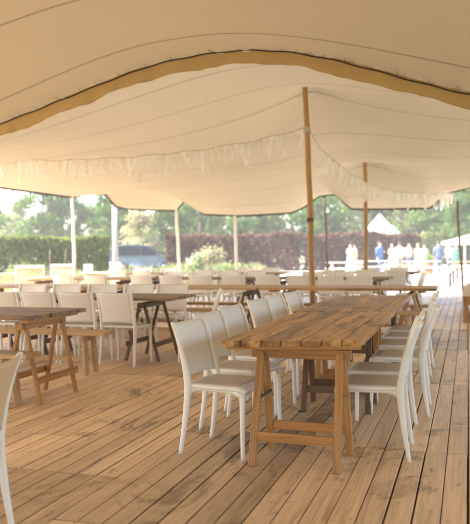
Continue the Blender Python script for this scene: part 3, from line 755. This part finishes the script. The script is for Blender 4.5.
garland([W(310,11.4,3.12),W(322,11.9,2.86),W(335,12.6,2.78),W(352,13.6,2.64),W(372,15,2.56),W(400,16.8,2.54),W(430,18.4,2.60),W(457,19.5,2.72)],62,.33,'white fabric tassel garland sagging from the tallest pole to the right edge',5)

# ------------------------------------------------------------------ vegetation
def leaf_cloud(m,centers,count,size,rnd,flat=.5,aspect=.55):
    """centers: list of (c, radius vec); leaf clumps on and in each lobe"""
    tot=sum(r[0]*r[1] for _,r in centers)
    for c,r in centers:
        k=max(5,int(count*r[0]*r[1]/tot)); base=rnd.random()
        for _ in range(k):
            d=Vector((rnd.gauss(0,1),rnd.gauss(0,1),rnd.gauss(0,1))).normalized(); q=rnd.random()**.45*rnd.uniform(.8,1.12)
            p=Vector((c[0]+d.x*r[0]*q,c[1]+d.y*r[1]*q,c[2]+d.z*r[2]*q))
            s=size*rnd.uniform(.6,1.4); a=Vector((rnd.gauss(0,1),rnd.gauss(0,1),rnd.gauss(0,.6))).normalized(); b=a.cross(Vector((rnd.gauss(0,1),rnd.gauss(0,1),rnd.gauss(0,1)))).normalized()
            t=min(1,max(0,.55*base+.45*rnd.random()))
            m.add([p-a*s*.5,p+b*s*aspect*.5,p+a*s*.5+Vector((0,0,-s*.15)),p-b*s*aspect*.5],[(0,1,2,3)],t)
def make_tree(hgt,spread,leaf,seed,count=4200,lsize=.34,trunk_frac=.25):
    rnd=random.Random(seed); t=empty('tree'); m=MB()
    m.tube([(0,0,-.1),(.05,.02,hgt*.2),(rnd.uniform(-.2,.2),.1,hgt*.5),(rnd.uniform(-.3,.3),0,hgt*.85)],[hgt*.028,hgt*.022,hgt*.015,hgt*.004],9)
    cs=[]
    for i in range(26):
        a=rnd.uniform(0,2*PI); u=rnd.random(); z=hgt*(trunk_frac+.70*u); rr=spread*(math.sin(PI*(.18+.78*u))**.8)*rnd.uniform(.3,.85)
        c=(rr*math.cos(a),rr*math.sin(a),z); q=spread*rnd.uniform(.22,.42); cs.append((c,(q,q,q*rnd.uniform(.6,.9))))
        if i<11: m.tube([(0,0,max(hgt*.15,z-rr*.6)),(c[0]*.5,c[1]*.5,z-rr*.15),c],[hgt*.010,hgt*.006,hgt*.002],6)
    m.build('trunk',M['bark'],t)
    l=MB(); leaf_cloud(l,cs,count,lsize,rnd); l.build('crown',leaf,t); return t
def mint(n): return n
protos={}
def tree(px,Z,hgt,kind,label,rz=None):
    key=kind
    if key not in protos:
        spec={'green':(8,3.2,M['leaf'],11),'dark':(8,3.0,M['leafdark'],12),'pale':(8,3.4,M['leafpale'],13),'cream':(4,1.7,M['leafcream'],14),'tall':(10,3.0,M['leaf'],15)}[key]
        protos[key]=[make_tree(spec[0],spec[1],spec[2],spec[3],3800 if key!='cream' else 2200,.36 if key!='cream' else .2,.12),False,spec[0]]
    p=protos[key]; o=p[0] if not p[1] else copy_tree(p[0]); p[1]=True
    o.location=W(px,Z,GZ); s=hgt/p[2]; o.scale=(s,s,s); o.rotation_euler=(0,0,random.uniform(0,6.28) if rz is None else rz)
    return tag(o,label,'tree','trees behind the hedges')
TR=[(-25,74,10,'green','broad green tree at the far left edge behind the clipped hedge'),
(18,84,8.0,'pale','pale green tree low against the sky at the left, seen past the rim'),
(44,72,9.3,'dark','dark green tree left of the pinkish side pole'),
(62,78,9.8,'green','round green tree directly behind the pinkish side pole'),
(92,80,7.4,'green','lower green tree under the gap of sky left of the thick post'),
(112,70,8.6,'dark','dark green tree behind the thick pale post'),
(124,74,8.8,'pale','pale tree between the thick post and the cream shrub'),
(140,58,5.0,'cream','small cream flowering tree above the blue car'),
(160,66,8.8,'dark','dark green tree right of the cream flowering tree'),
(178,76,9.6,'green','green tree behind the pale pole beside the car'),
(200,70,9.4,'green','green tree seen in the peak of the rim behind the copper hedge'),
(222,78,8.8,'pale','pale green tree behind the left part of the copper hedge'),
(246,68,8.2,'dark','deeper green tree just right of the pale pole by the copper hedge'),
(268,74,8.8,'pale','pale feathery tree in the middle behind the copper hedge'),
(292,70,8.6,'green','green tree left of the tallest pole'),
(318,66,9.2,'dark','dark tree right behind the tallest pole'),
(340,74,9.8,'green','green tree filling the rim peak right of the tallest pole'),
(362,70,8.8,'pale','pale tree behind the second pole'),
(384,78,8.8,'pale','pale tree above the white pavilion roof'),
(402,68,8.6,'green','green tree right of the pavilion roof'),
(420,76,9.0,'pale','pale tree above the guests in white'),
(440,72,10.0,'green','tall green tree above the guest in the slate suit'),
(456,66,9.6,'dark','dark green tree behind the thin right pole'),
(478,62,11.5,'dark','big dark green tree at the right edge'),
(500,74,10,'green','green tree beyond the right edge')]
for a in TR: tree(*a)
def hedge(px0,px1,Z0,Z1,h,th,leaf,label,n,lsize,seed,rnd_top=.08):
    rnd=random.Random(seed); A=W(px0,Z0,GZ); B=W(px1,Z1,GZ); L=(B-A).length; ang=math.atan2(B.y-A.y,B.x-A.x)
    t=empty('hedge',(A+B)/2,ang); m=MB()
    for i in range(int(L/.9)):
        x=-L/2+.45+i*.9; m.tube([(x,0,-.05),(x+rnd.uniform(-.1,.1),rnd.uniform(-.1,.1),h*.8)],[.03,.012],5)
    m.build('stems',M['bark'],t); l=MB()
    for _ in range(n):
        x=rnd.uniform(-L/2,L/2); f=rnd.random()
        hh=h*(1+rnd_top*math.sin(x*.9+seed)+rnd_top*.6*math.sin(x*2.3))
        if f<.5: p=Vector((x,-th/2+rnd.uniform(-.08,.14),rnd.uniform(0,hh)))
        elif f<.8: p=Vector((x,rnd.uniform(-th/2,th/2),hh+rnd.uniform(-.12,.06)))
        else: p=Vector((x,rnd.uniform(-th/2,th/2),rnd.uniform(0,hh)))
        s=lsize*rnd.uniform(.6,1.4); a=Vector((rnd.gauss(0,1),rnd.gauss(0,1),rnd.gauss(0,1))).normalized(); b=a.cross(Vector((rnd.gauss(0,1),rnd.gauss(0,1),rnd.gauss(0,1)))).normalized()
        l.add([p-a*s*.5,p+b*s*.33,p+a*s*.5,p-b*s*.33],[(0,1,2,3)],min(1,max(0,.35+.35*math.sin(x*1.7+p.z*2.2)*rnd.random()+.5*(rnd.random()-.3))))
    l.build('foliage',leaf,t); return tag(t,label,'hedge','hedges')
hedge(-60,108,38,40,2.15,1.3,M['leafhedge'],'clipped yellow green hedge behind the garden border at the left',11000,.24,3,.02)
hedge(168,300,50,49,2.35,1.4,M['leafbeech'],'copper brown hedge left of the tallest pole',9000,.27,5,.03)
hedge(301,415,49,52,2.35,1.4,M['leafbeech'],'copper brown hedge right of the tallest pole behind the guests',8000,.27,8,.04)
hedge(95,170,60,62,1.5,1.4,M['leafhedge'],'green hedge just behind the blue car',4000,.27,9,.03)
hedge(412,560,62,62,2.6,1.6,M['leafhedge'],'green hedge at the right behind the white pavilion',7000,.3,10,.08)
# garden border: grasses and low planting (uncountable)
def border(name,label,regions,leaf,n,seed,h0,h1,kind='stuff',cat='plants'):
    rnd=random.Random(seed); m=MB()
    for _ in range(n):
        (px0,px1,Z0,Z1)=rnd.choice(regions); p=W(rnd.uniform(px0,px1),rnd.uniform(Z0,Z1),GZ)
        hh=rnd.uniform(h0,h1)*(.7+.5*math.sin(p.x*1.3)*math.sin(p.y*.9)); base=rnd.random()
        for q in range(9):
            a=rnd.uniform(0,2*PI); l=hh*rnd.uniform(.6,1.1); o=Vector((math.cos(a),math.sin(a),0)); w=Vector((-o.y,o.x,0))*.022
            s=o*l*.35*rnd.random()
            m.add([p-w,p+w,p+s+Up*l*.7+w*1.4,p+s*2+Up*l,p+s+Up*l*.7-w*1.4],[(0,1,2,3,4)],min(1,.5*base+.5*rnd.random()))
    return tag(m.build(name,leaf),label,cat,kind=kind)
border('border_planting','pale dry grasses and low planting filling the garden border beyond the left of the deck',[(-40,110,20,34),(60,185,24,44),(-40,60,19,27)],M['leafgrass'],5200,4,.3,.72)
border('low_shrubs','soft green low planting in front of the copper hedge',[(180,262,27,42)],M['leafgrass'],1500,6,.3,.75)
def bush(px,Z,h,r,leaf,label,seed,ls=.12,flowers=None):
    rnd=random.Random(seed); t=empty('bush',W(px,Z,GZ)); m=MB()
    for i in range(6): m.tube([(0,0,-.05),(rnd.uniform(-r,r)*.4,rnd.uniform(-r,r)*.4,h*.6)],[.02,.008],5)
    m.build('stems',M['bark'],t); l=MB(); cs=[((rnd.uniform(-r,r)*.6,rnd.uniform(-r,r)*.6,h*rnd.uniform(.3,.8)),(r*.5,r*.5,h*.25)) for _ in range(9)]
    leaf_cloud(l,cs,900,ls,rnd); l.build('foliage',leaf,t)
    if flowers:
        l=MB(); leaf_cloud(l,[((c[0],c[1],c[2]+h*.12),(rr[0]*.8,rr[1]*.8,rr[2]*.7)) for c,rr in cs],260,ls*.8,rnd); l.build('blossom',flowers,t)
    return tag(t,label,'bush','bushes in the garden')
bush(195,34,1.35,.55,M['leafpale'],'white flowering bush left of the pale pole by the copper hedge',1,.13,M['flower'])
bush(209,40,1.95,.8,M['leafcream'],'peach coloured shrub in front of the copper hedge',2,.16)
bush(232,30,.95,.8,M['leafpale'],'low pale bush around the foot of the pale pole',3)
bush(20,28,1.2,1.2,M['leafpale'],'pale bush in the border at the far left',5)
bush(172,31,.9,.9,M['leafpale'],'low pale bush under the nose of the blue car',6)
bush(384,57,3.0,2.0,M['leafcream'],'cream blossoming bush beside the white pavilion',7,.22,M['flower'])
# white plant tag / box in the border
for k,(px,Z,hh,lb) in enumerate(((88,27,.55,'small white upright marker board in the garden border right of the pinkish pole'),)):
    t=empty('marker_board',W(px,Z,GZ)); m=MB(); m.box((0,0,.55),.34,.03,.42,rz=.3); m.build('board',M['whitepaint'],t); m=MB(); m.bar((0,0,-.05),(0,0,.64),.04,.04); m.build('stake',M['garden'],t); tag(t,lb,'board')
for k,(px,Z,lb) in enumerate(((50,30,'slim pale garden stake left of the pinkish pole'),(63,31,'slim pale garden stake leaning close to the pinkish pole'))):
    p=W(px,Z,GZ); m=MB(); m.tube([(0,0,-.1),(.05*k*3,0,1.5)],[.03,.025],8); o=m.build('garden_stake',M['bark']); o.location=p; tag(o,lb,'stake','garden stakes')

# ------------------------------------------------------------------ garden armchairs
def armchair(px,Z,rz,label,back=1.0):
    t=empty('garden_armchair',W(px,Z,GZ),rz)
    def P(n,mat,*bars):
        m=MB()
        for a,b,w,h in bars: m.bar(a,b,w,h,ch=.2)
        return m.build(n,mat,t)
    for sx in (-1,1):
        for sy in (-1,1): P('leg',M['garden'],((sx*.33,sy*.30,0),(sx*.33,sy*.30 if sy<0 else sy*.33,.62 if sy<0 else back),.05,.05))
        P('armrest',M['garden'],((sx*.33,-.36,.645),(sx*.33,.33,.645),.08,.035))
    P('seat_frame',M['garden'],((-.33,-.30,.38),(.33,-.30,.38),.045,.06),((-.33,.30,.38),(.33,.30,.38),.045,.06),((-.33,-.27,.38),(-.33,.27,.38),.04,.055),((.33,-.27,.38),(.33,.27,.38),.04,.055))
    P('top_rail',M['garden'],((-.35,.335,back-.02),(.35,.335,back-.02),.05,.06)); P('lower_rail',M['garden'],((-.31,.32,.5),(.31,.32,.5),.04,.05))
    m=MB(); m.box((0,0,.40),.60,.56,.03); m.build('seat',M['cane'],t)
    m=MB()
    for i in range(15): m.bar((-.29+i*.0415,.325,.53),(-.29+i*.0415,.333,back-.05),.014,.012)
    for i in range(7): m.bar((-.30,.327,.56+i*.058*(back-.55)/.45),(.30,.327,.56+i*.058*(back-.55)/.45),.008,.012)
    m.build('backrest',M['cane'],t)
    return tag(t,label,'armchair','garden armchairs outside the deck')
armchair(36,17.2,PI+.15,'pale garden armchair with cane back, nearer the left edge beyond the white chairs',1.12)
armchair(71,18.4,PI-.12,'pale garden armchair with cane back standing at the pinkish side pole',1.12)
armchair(4,17.6,PI+.9,'pale garden armchair at the far left edge, mostly its arm showing',.95)
armchair(126,21.5,PI/2+.9,'grey slatted garden armchair beyond the second row, left of the blue car front',1.1)

# ------------------------------------------------------------------ car
def car(px,Z,label):
    c=W(px,Z,GZ); t=empty('parked_car',c,YAW+.16)     # nose towards +x
    prof=[(-2.15,.42),(-2.22,.75),(-2.18,1.05),(-2.05,1.55),(-1.85,1.76),(-1.2,1.84),(-.2,1.84),(.45,1.76),(.95,1.45),(1.40,1.14),(1.95,1.0),(2.22,.85),(2.28,.6),(2.25,.40)]
    m=MB(); R=[]
    for y,s in ((-.86,.94),(-.90,.98),(-.91,1),(-.7,1.0),(0,1.008),(.7,1.0),(.91,1),(.90,.98),(.86,.94)):
        row=[]
        for (x,z) in prof:
            tum=max(0,z-1.05)*.22; yy=y*(1-tum/ .91*1.0) ; row.append(Vector((x*s if z<1.2 else x*(.97+.03*s),yy,.42+(z-.42)*s)))
        R.append(row)
    m.loft(R,smooth=True); body=m.build('body',M['carpaint'],t,fix=True)
    def side(y,pts,name,mat,parent=t):
        m=MB(); vs=[]
        for (x,z) in pts:
            yy=.915-max(0,z-1.05)*.22; vs.append(Vector((x,y*(yy+.004),z)))
        n=len(vs); o=Vector((0,-y*.03,0)); m.add(vs+[v+o for v in vs],[tuple(range(n)),tuple(range(2*n-1,n-1,-1))]+[(i,(i+1)%n,n+(i+1)%n,n+i) for i in range(n)]); return m.build(name,mat,parent,fix=True)
    for y in (-1,1):
        side(y,[(-1.95,1.12),(-1.86,1.55),(-1.70,1.66),(-1.05,1.70),(-1.05,1.12)],'window',M['glass'])
        side(y,[(-.98,1.12),(-.98,1.70),(-.15,1.70),(-.15,1.12)],'window',M['glass'])
        side(y,[(-.08,1.12),(-.08,1.70),(.38,1.64),(.85,1.38),(1.10,1.16),(1.05,1.12)],'window',M['glass'])
        dr=side(y,[(-.12,.50),(-.12,1.07),(1.06,1.07),(1.04,.50)],'door',M['carpaint']); dr.location=(0,y*.006,0)
        h=MB(); h.bar((.02,y*.94,.95),(.22,y*.94,.95),.03,.03); h.build('handle',M['metal'],dr)
        mr=MB(); mr.box((.95,y*1.0,1.12),.12,.2,.15); mr.build('mirror',M['carpaint'],t)
        hl=MB(); hl.tube([(2.10,y*.68,.82),(2.24,y*.70,.80)],[.15,.11],12); hl.build('headlight',M['lamp'],t)
        tl=MB(); tl.box((-2.16,y*.78,1.0),.1,.14,.5); tl.build('tail_light',M['tail'],t)
        for x in (-1.35,1.45):
            w=MB(); w.tube([(x,y*.70,.33),(x,y*.72,.33),(x,y*.92,.33),(x,y*.94,.33)],[.30,.34,.34,.30],20); wo=w.build('wheel',M['tyre'],t)
            w=MB(); w.tube([(x,y*.935,.33),(x,y*.95,.33)],[.22,.20],16); w.build('rim',M['rim'],wo)
    m=MB(); q=[(.52,1.725),(.97,1.45),(1.38,1.165)]; P=[]
    for (x,z) in q:
        hw=.88-max(0,z-1.05)*.22-.06; P.append([(x+.015,hw*v,z+.03) for v in (-1,-.5,0,.5,1)])
    m.grid(P,(-.01,0,-.02)); m.build('windscreen',M['glass'],t,fix=True)
    m=MB(); m.box((2.25,0,.42),.1,1.5,.16); m.build('bumper',M['metal'],t); m=MB(); m.box((-2.2,0,.42),.1,1.5,.16); m.build('bumper',M['metal'],t)
    return tag(t,label,'car')
car(142,50,'dark blue family car parked beyond the garden border, nose to the right')

# ------------------------------------------------------------------ pavilions, walls, outdoor furniture
def pavilion(px,Z,w,eave,peak,label):
    t=empty('pavilion',W(px,Z,GZ),YAW+.2); m=MB(); n=8; A=[]
    cor=[(-w/2,-w/2),(w/2,-w/2),(w/2,w/2),(-w/2,w/2)]
    vs=[];R=[]
    for k in range(7):
        u=k/6; s=1-u; z=eave+(peak-eave)*(u**1.35); row=[]
        for a in range(4):
            x0,y0=cor[a]; x1,y1=cor[(a+1)%4]
            for q in range(6): v=q/6; row.append(Vector(((x0+(x1-x0)*v)*max(s,.02),(y0+(y1-y0)*v)*max(s,.02),z)))
        R.append(row)
    low=[Vector((v.x,v.y,eave-.28)) for v in R[0]]
    m.loft([low]+R,smooth=False,cap=False); m.build('roof',M['marquee'],t)
    for x,y in cor: l=MB(); l.tube([(x*.97,y*.97,0),(x*.97,y*.97,eave)],.04,8); l.build('post',M['whitepaint'],t)
    return tag(t,label,'pavilion','white pavilions outdoors')
pavilion(380,58,3.6,2.1,4.1,'white peaked pavilion roof above the guests, right of the second pole')
pavilion(476,60,4.4,1.9,2.7,'low white pavilion at the right edge behind the guests')
def picnic(px,Z,rz,label,mat):
    t=empty('picnic_table',W(px,Z,GZ),rz); m=MB()
    for i in range(5): m.bar((-.9,-.3+i*.15,.74),(.9,-.3+i*.15,.74),.14,.035)
    m.build('tabletop',mat,t)
    for s in (-1,1):
        m=MB(); m.bar((-.9,s*.72,.44),(.9,s*.72,.44),.13,.035); m.bar((-.9,s*.60,.44),(.9,s*.60,.44),.10,.035); m.build('seat',mat,t)
        for x in (-.65,.65): l=MB(); l.bar((x,s*.62,0),(x,s*.22,.72),.08,.045,up=(1,0,0)); l.build('leg',mat,t)
    for x in (-.65,.65): l=MB(); l.bar((x+.05,-.75,.39),(x+.05,.75,.39),.045,.08); l.build('crossbeam',mat,t)
    return tag(t,label,'picnic table','picnic tables in the yard')
picnic(405,31,YAW,'pale picnic table out in the yard just past the deck, in front of the guests',M['bench'])
picnic(375,40,YAW+.1,'pale picnic table left of the guest in the blue suit',M['garden'])
picnic(422,38,YAW-.1,'pale picnic table in front of the guest in the long white dress',M['garden'])
picnic(468,36,YAW,'pale picnic table at the right edge of the yard',M['bench'])
picnic(345,37,YAW,'white picnic table left of the second pole in the yard',M['garden'])
for k,(px,Z) in enumerate(((450,27),(453.5,30),(457,33.5))):
    t=empty('bollard',W(px,Z,GZ)); m=MB(); m.tube([(0,0,0),(0,0,.50),(0,0,.54)],[.05,.05,.035],12); m.build('shaft',M['metal'],t); m=MB(); m.tube([(0,0,-.001),(0,0,.02)],[.09,.09],12); m.build('base',M['metal'],t)
    tag(t,['nearest','middle','farthest'][k]+' of the three short dark bollards in the pale yard at the right','bollard','dark bollards in the yard')
t=empty('plant_pot',W(429,40,GZ)); m=MB(); m.tube([(0,0,0),(0,0,.5),(0,0,.56)],[.20,.30,.32],16); m.build('pot',M['red'],t); m=MB(); rnd=random.Random(2); leaf_cloud(m,[((0,0,.8),(.3,.3,.28))],160,.12,rnd); m.build('foliage',M['leaf'],t); tag(t,'terracotta red pot with a green plant among the guests','plant pot')

# ------------------------------------------------------------------ people
def skinmesh(name,verts,edges,rad,mat,parent,sub=1):
    me=bpy.data.meshes.new(name); me.from_pydata(verts,edges,[]); o=bpy.data.objects.new(name,me); COL.objects.link(o)
    md=o.modifiers.new('s','SKIN'); 
    if not me.skin_vertices: 
        bm=bmesh.new(); bm.from_mesh(me); bm.verts.layers.skin.verify(); bm.to_mesh(me); bm.free()
    for i,r in enumerate(rad):
        rr=r if hasattr(r,'__len__') else (r,r); me.skin_vertices[0].data[i].radius=rr; me.skin_vertices[0].data[i].use_root=(i==0)
    if sub: s2=o.modifiers.new('u','SUBSURF'); s2.levels=sub; s2.render_levels=sub
    dg=bpy.context.evaluated_depsgraph_get(); ev=o.evaluated_get(dg); nm=bpy.data.meshes.new_from_object(ev)
    bpy.data.objects.remove(o); nm.name=name; nm.materials.clear(); nm.materials.append(mat)
    for p in nm.polygons: p.use_smooth=True
    ob=bpy.data.objects.new(name,nm); COL.objects.link(ob); ob.parent=parent; return ob
def person(px,Z,rz,label,kind,top,low,hair,hgt=1.72,arms='down',longhair=False,stride=.12):
    p0=W(px,Z,GZ); t=empty('person',p0,rz); s=hgt/1.75
    # local: x sideways, -y forward
    V=[];E=[];R=[]
    def v(x,y,z,r,par=None):
        V.append((x*s,y*s,z*s)); R.append(r*s if not hasattr(r,'__len__') else (r[0]*s,r[1]*s))
        if par is not None: E.append((par,len(V)-1))
        return len(V)-1
    pel=v(0,0,.97,(.15,.11)); ch=v(0,.01,1.15,(.13,.10),pel); c2=v(0,.0,1.34,(.16,.11),ch); nk=v(0,0,1.47,.06,c2); hd=v(0,-.01,1.56,(.068,.08),nk); hd2=v(0,-.012,1.64,(.075,.09),hd); v(0,0,1.70,.06,hd2)
    hands=[]
    for sx in (-1,1):
        sh=v(sx*.19,0,1.42,.055,c2)
        if arms=='down' or (arms=='one' and sx<0): el=v(sx*.24,.02,1.13,.042,sh); wr=v(sx*.25,-.05,.88,.028,el); dirn=Vector((0,-.1,-1))
        elif arms=='bent' or arms=='one': el=v(sx*.25,.02,1.14,.042,sh); wr=v(sx*.14,-.22,1.16,.028,el); dirn=Vector((-sx*.5,-.6,.3))
        else: el=v(sx*.30,-.05,1.18,.042,sh); wr=v(sx*.26,-.28,1.30,.028,el); dirn=Vector((0,-.6,.8))
        dirn.normalize(); wp=Vector(V[wr])/s; side=dirn.cross(Vector((sx,0,0))).normalized()
        pm=v(*(wp+dirn*.05),.03,wr)
        for q,(o,l) in enumerate(((-.03,.075),(-.01,.085),(.01,.08),(.03,.065))):
            a=v(*(wp+dirn*.085+side*o),.010,pm); v(*(wp+dirn*(.085+l)+side*o+Vector((0,-.012,0))),.008,a)
        a=v(*(wp+dirn*.04+side*-.045),.011,pm); v(*(wp+dirn*.09+side*-.06),.009,a)
        hp=v(sx*.09,0,.90,.085,pel); kn=v(sx*.10,-.02+sx*stride*.4,.50,.055,hp); an=v(sx*.10,.02+sx*stride,.09,.038,kn); v(sx*.11,-.14+sx*stride,.03,.034,an)
    skinmesh('body',V,E,R,M['skin'],t)
    # face: nose, eyes, mouth as small relief pieces on the head
    m=MB(); m.tube([(0,-.095*s,1.635*s),(0,-.118*s,1.60*s),(0,-.10*s,1.59*s)],[.008,.014,.006],6)
    for sx in (-1,1): m.tube([(sx*.076*s,.005,1.64*s),(sx*.086*s,.012,1.605*s)],[.012,.010],6)
    m.build('face',M['skin'],t)
    m=MB()
    for sx in (-1,1): m.tube([(sx*.03*s,-.088*s,1.64*s),(sx*.03*s,-.094*s,1.64*s)],[.009,.007],6)
    m.build('eyes',M['shoe'],t)
    m=MB(); R2=[]
    for z,a,b,cy in ((1.60,.060,.05,.035),(1.64,.086,.075,.022),(1.70,.088,.085,.012),(1.75,.070,.075,.005),(1.775,.03,.03,0)): R2.append([Vector((a*math.cos(k*PI/6)*s,(cy+b*math.sin(k*PI/6))*s,z*s)) for k in range(12)])
    if longhair: R2=[[Vector((.07*math.cos(k*PI/6)*s,(.055+.035*math.sin(k*PI/6))*s,1.38*s)) for k in range(12)]]+R2
    m.loft(R2); m.build('hair',hair,t)
    def el(z,a,b,cy=0,n=18,fold=0): return [Vector(((a+fold*math.sin(k*PI*5/9*3))*math.cos(2*PI*k/n)*s,(cy+(b+fold*math.sin(k*PI*5/9*3))*math.sin(2*PI*k/n))*s,z*s)) for k in range(n)]
    m=MB()
    if kind=='dress':
        m.loft([el(.06,.34,.32,fold=.02),el(.45,.27,.25,fold=.012),el(.85,.205,.17),el(1.0,.185,.145),el(1.13,.150,.122),el(1.30,.180,.135),el(1.42,.175,.11),el(1.47,.10,.08)]); m.build('dress',top,t)
    elif kind=='short':
        m.loft([el(.50,.28,.24,fold=.02),el(.85,.205,.17),el(1.0,.185,.145),el(1.13,.150,.122),el(1.30,.180,.135),el(1.42,.175,.11),el(1.47,.10,.08)]); m.build('dress',top,t)
    else:
        m.loft([el(.80,.195,.145),el(.95,.19,.145),el(1.13,.172,.132),el(1.30,.195,.14),el(1.42,.195,.12),el(1.49,.085,.07)]); j=m.build('jacket',top,t)
        for sx in (-1,1):
            m=MB(); kk=Vector((sx*.10,-.02+sx*stride*.4,.50)); aa=Vector((sx*.10,.02+sx*stride,.07)); m.tube([Vector((sx*.09,0,.93))*s,kk*s,aa*s],[.108*s,.078*s,.062*s],10); m.build('trouser_leg',low,t)
    if kind in('suit','dress','short') and kind!='dress':
        for sx in (-1,1):
            pass
    if kind=='suit':
        idx=[i for i in range(len(V))]
        for sx in (-1,1):
            m=MB()
            if arms=='down' or (arms=='one' and sx<0): q=[(sx*.175,0,1.43),(sx*.24,.02,1.13),(sx*.25,-.045,.90)]
            elif arms in('bent','one'): q=[(sx*.175,0,1.43),(sx*.25,.02,1.14),(sx*.15,-.20,1.16)]
            else: q=[(sx*.175,0,1.43),(sx*.30,-.05,1.18),(sx*.26,-.26,1.28)]
            m.tube([Vector(a)*s for a in q],[.075*s,.058*s,.045*s],10); m.build('sleeve',top,t)
    for sx in (-1,1):
        m=MB(); m.tube([Vector((sx*.11,.06+sx*stride,.035))*s,Vector((sx*.11,-.05+sx*stride,.04))*s,Vector((sx*.115,-.17+sx*stride,.028))*s],[.04,.045,.032],8); m.build('shoe',M['shoe'],t)
    return tag(t,label,'person','guests standing in the yard')
person(380,44,YAW+.5,'person in a bright blue suit, leftmost of the guests by the pavilion','suit',M['suit'],M['suit'],M['hair'],1.80,'one')
person(392,45,YAW-.6,'person in a long cream dress right of the blue suited guest','dress',M['cream'],None,M['hairblond'],1.66,'bent',True)
person(399.5,45.5,YAW+2.8,'person in white shirt and pale trousers with their back turned, beside the cream dress','suit',M['white'],M['cream'],M['hair'],1.78,'down')
person(418,46,YAW+.3,'person in a long white dress between the pavilion and the red pot','dress',M['white'],None,M['hairblond'],1.68,'bent',True)
person(424.5,48,YAW-.4,'person in a short cream dress just left of the red pot','short',M['cream'],None,M['hair'],1.64,'down',True)
person(438.5,43,YAW+PI,'person in a slate blue jacket and dark trousers, back to the camera','suit',M['suitgrey'],M['suitgrey'],M['hair'],1.80,'down')
person(449,46,YAW+.4,'person in white top and grey trousers right of the slate jacket','suit',M['white'],M['suitgrey'],M['hairblond'],1.74,'bent')
person(456,44.5,YAW-.3,'person in a green dress beside the thin dark right pole','short',M['green'],None,M['hair'],1.66,'one',True)
person(350.5,46,YAW+.2,'person in white top and orange skirt left of the second pole','dress',M['white'],None,M['hair'],1.72,'bent',True)
person(355,47,YAW-1.2,'person in an orange dress partly behind the guest in white, left of the second pole','short',M['orange'],None,M['hair'],1.66,'down')
person(409,50,YAW+.2,'person in cream jacket farther back between the white dress and white shirt','suit',M['cream'],M['suitgrey'],M['hair'],1.76,'down')
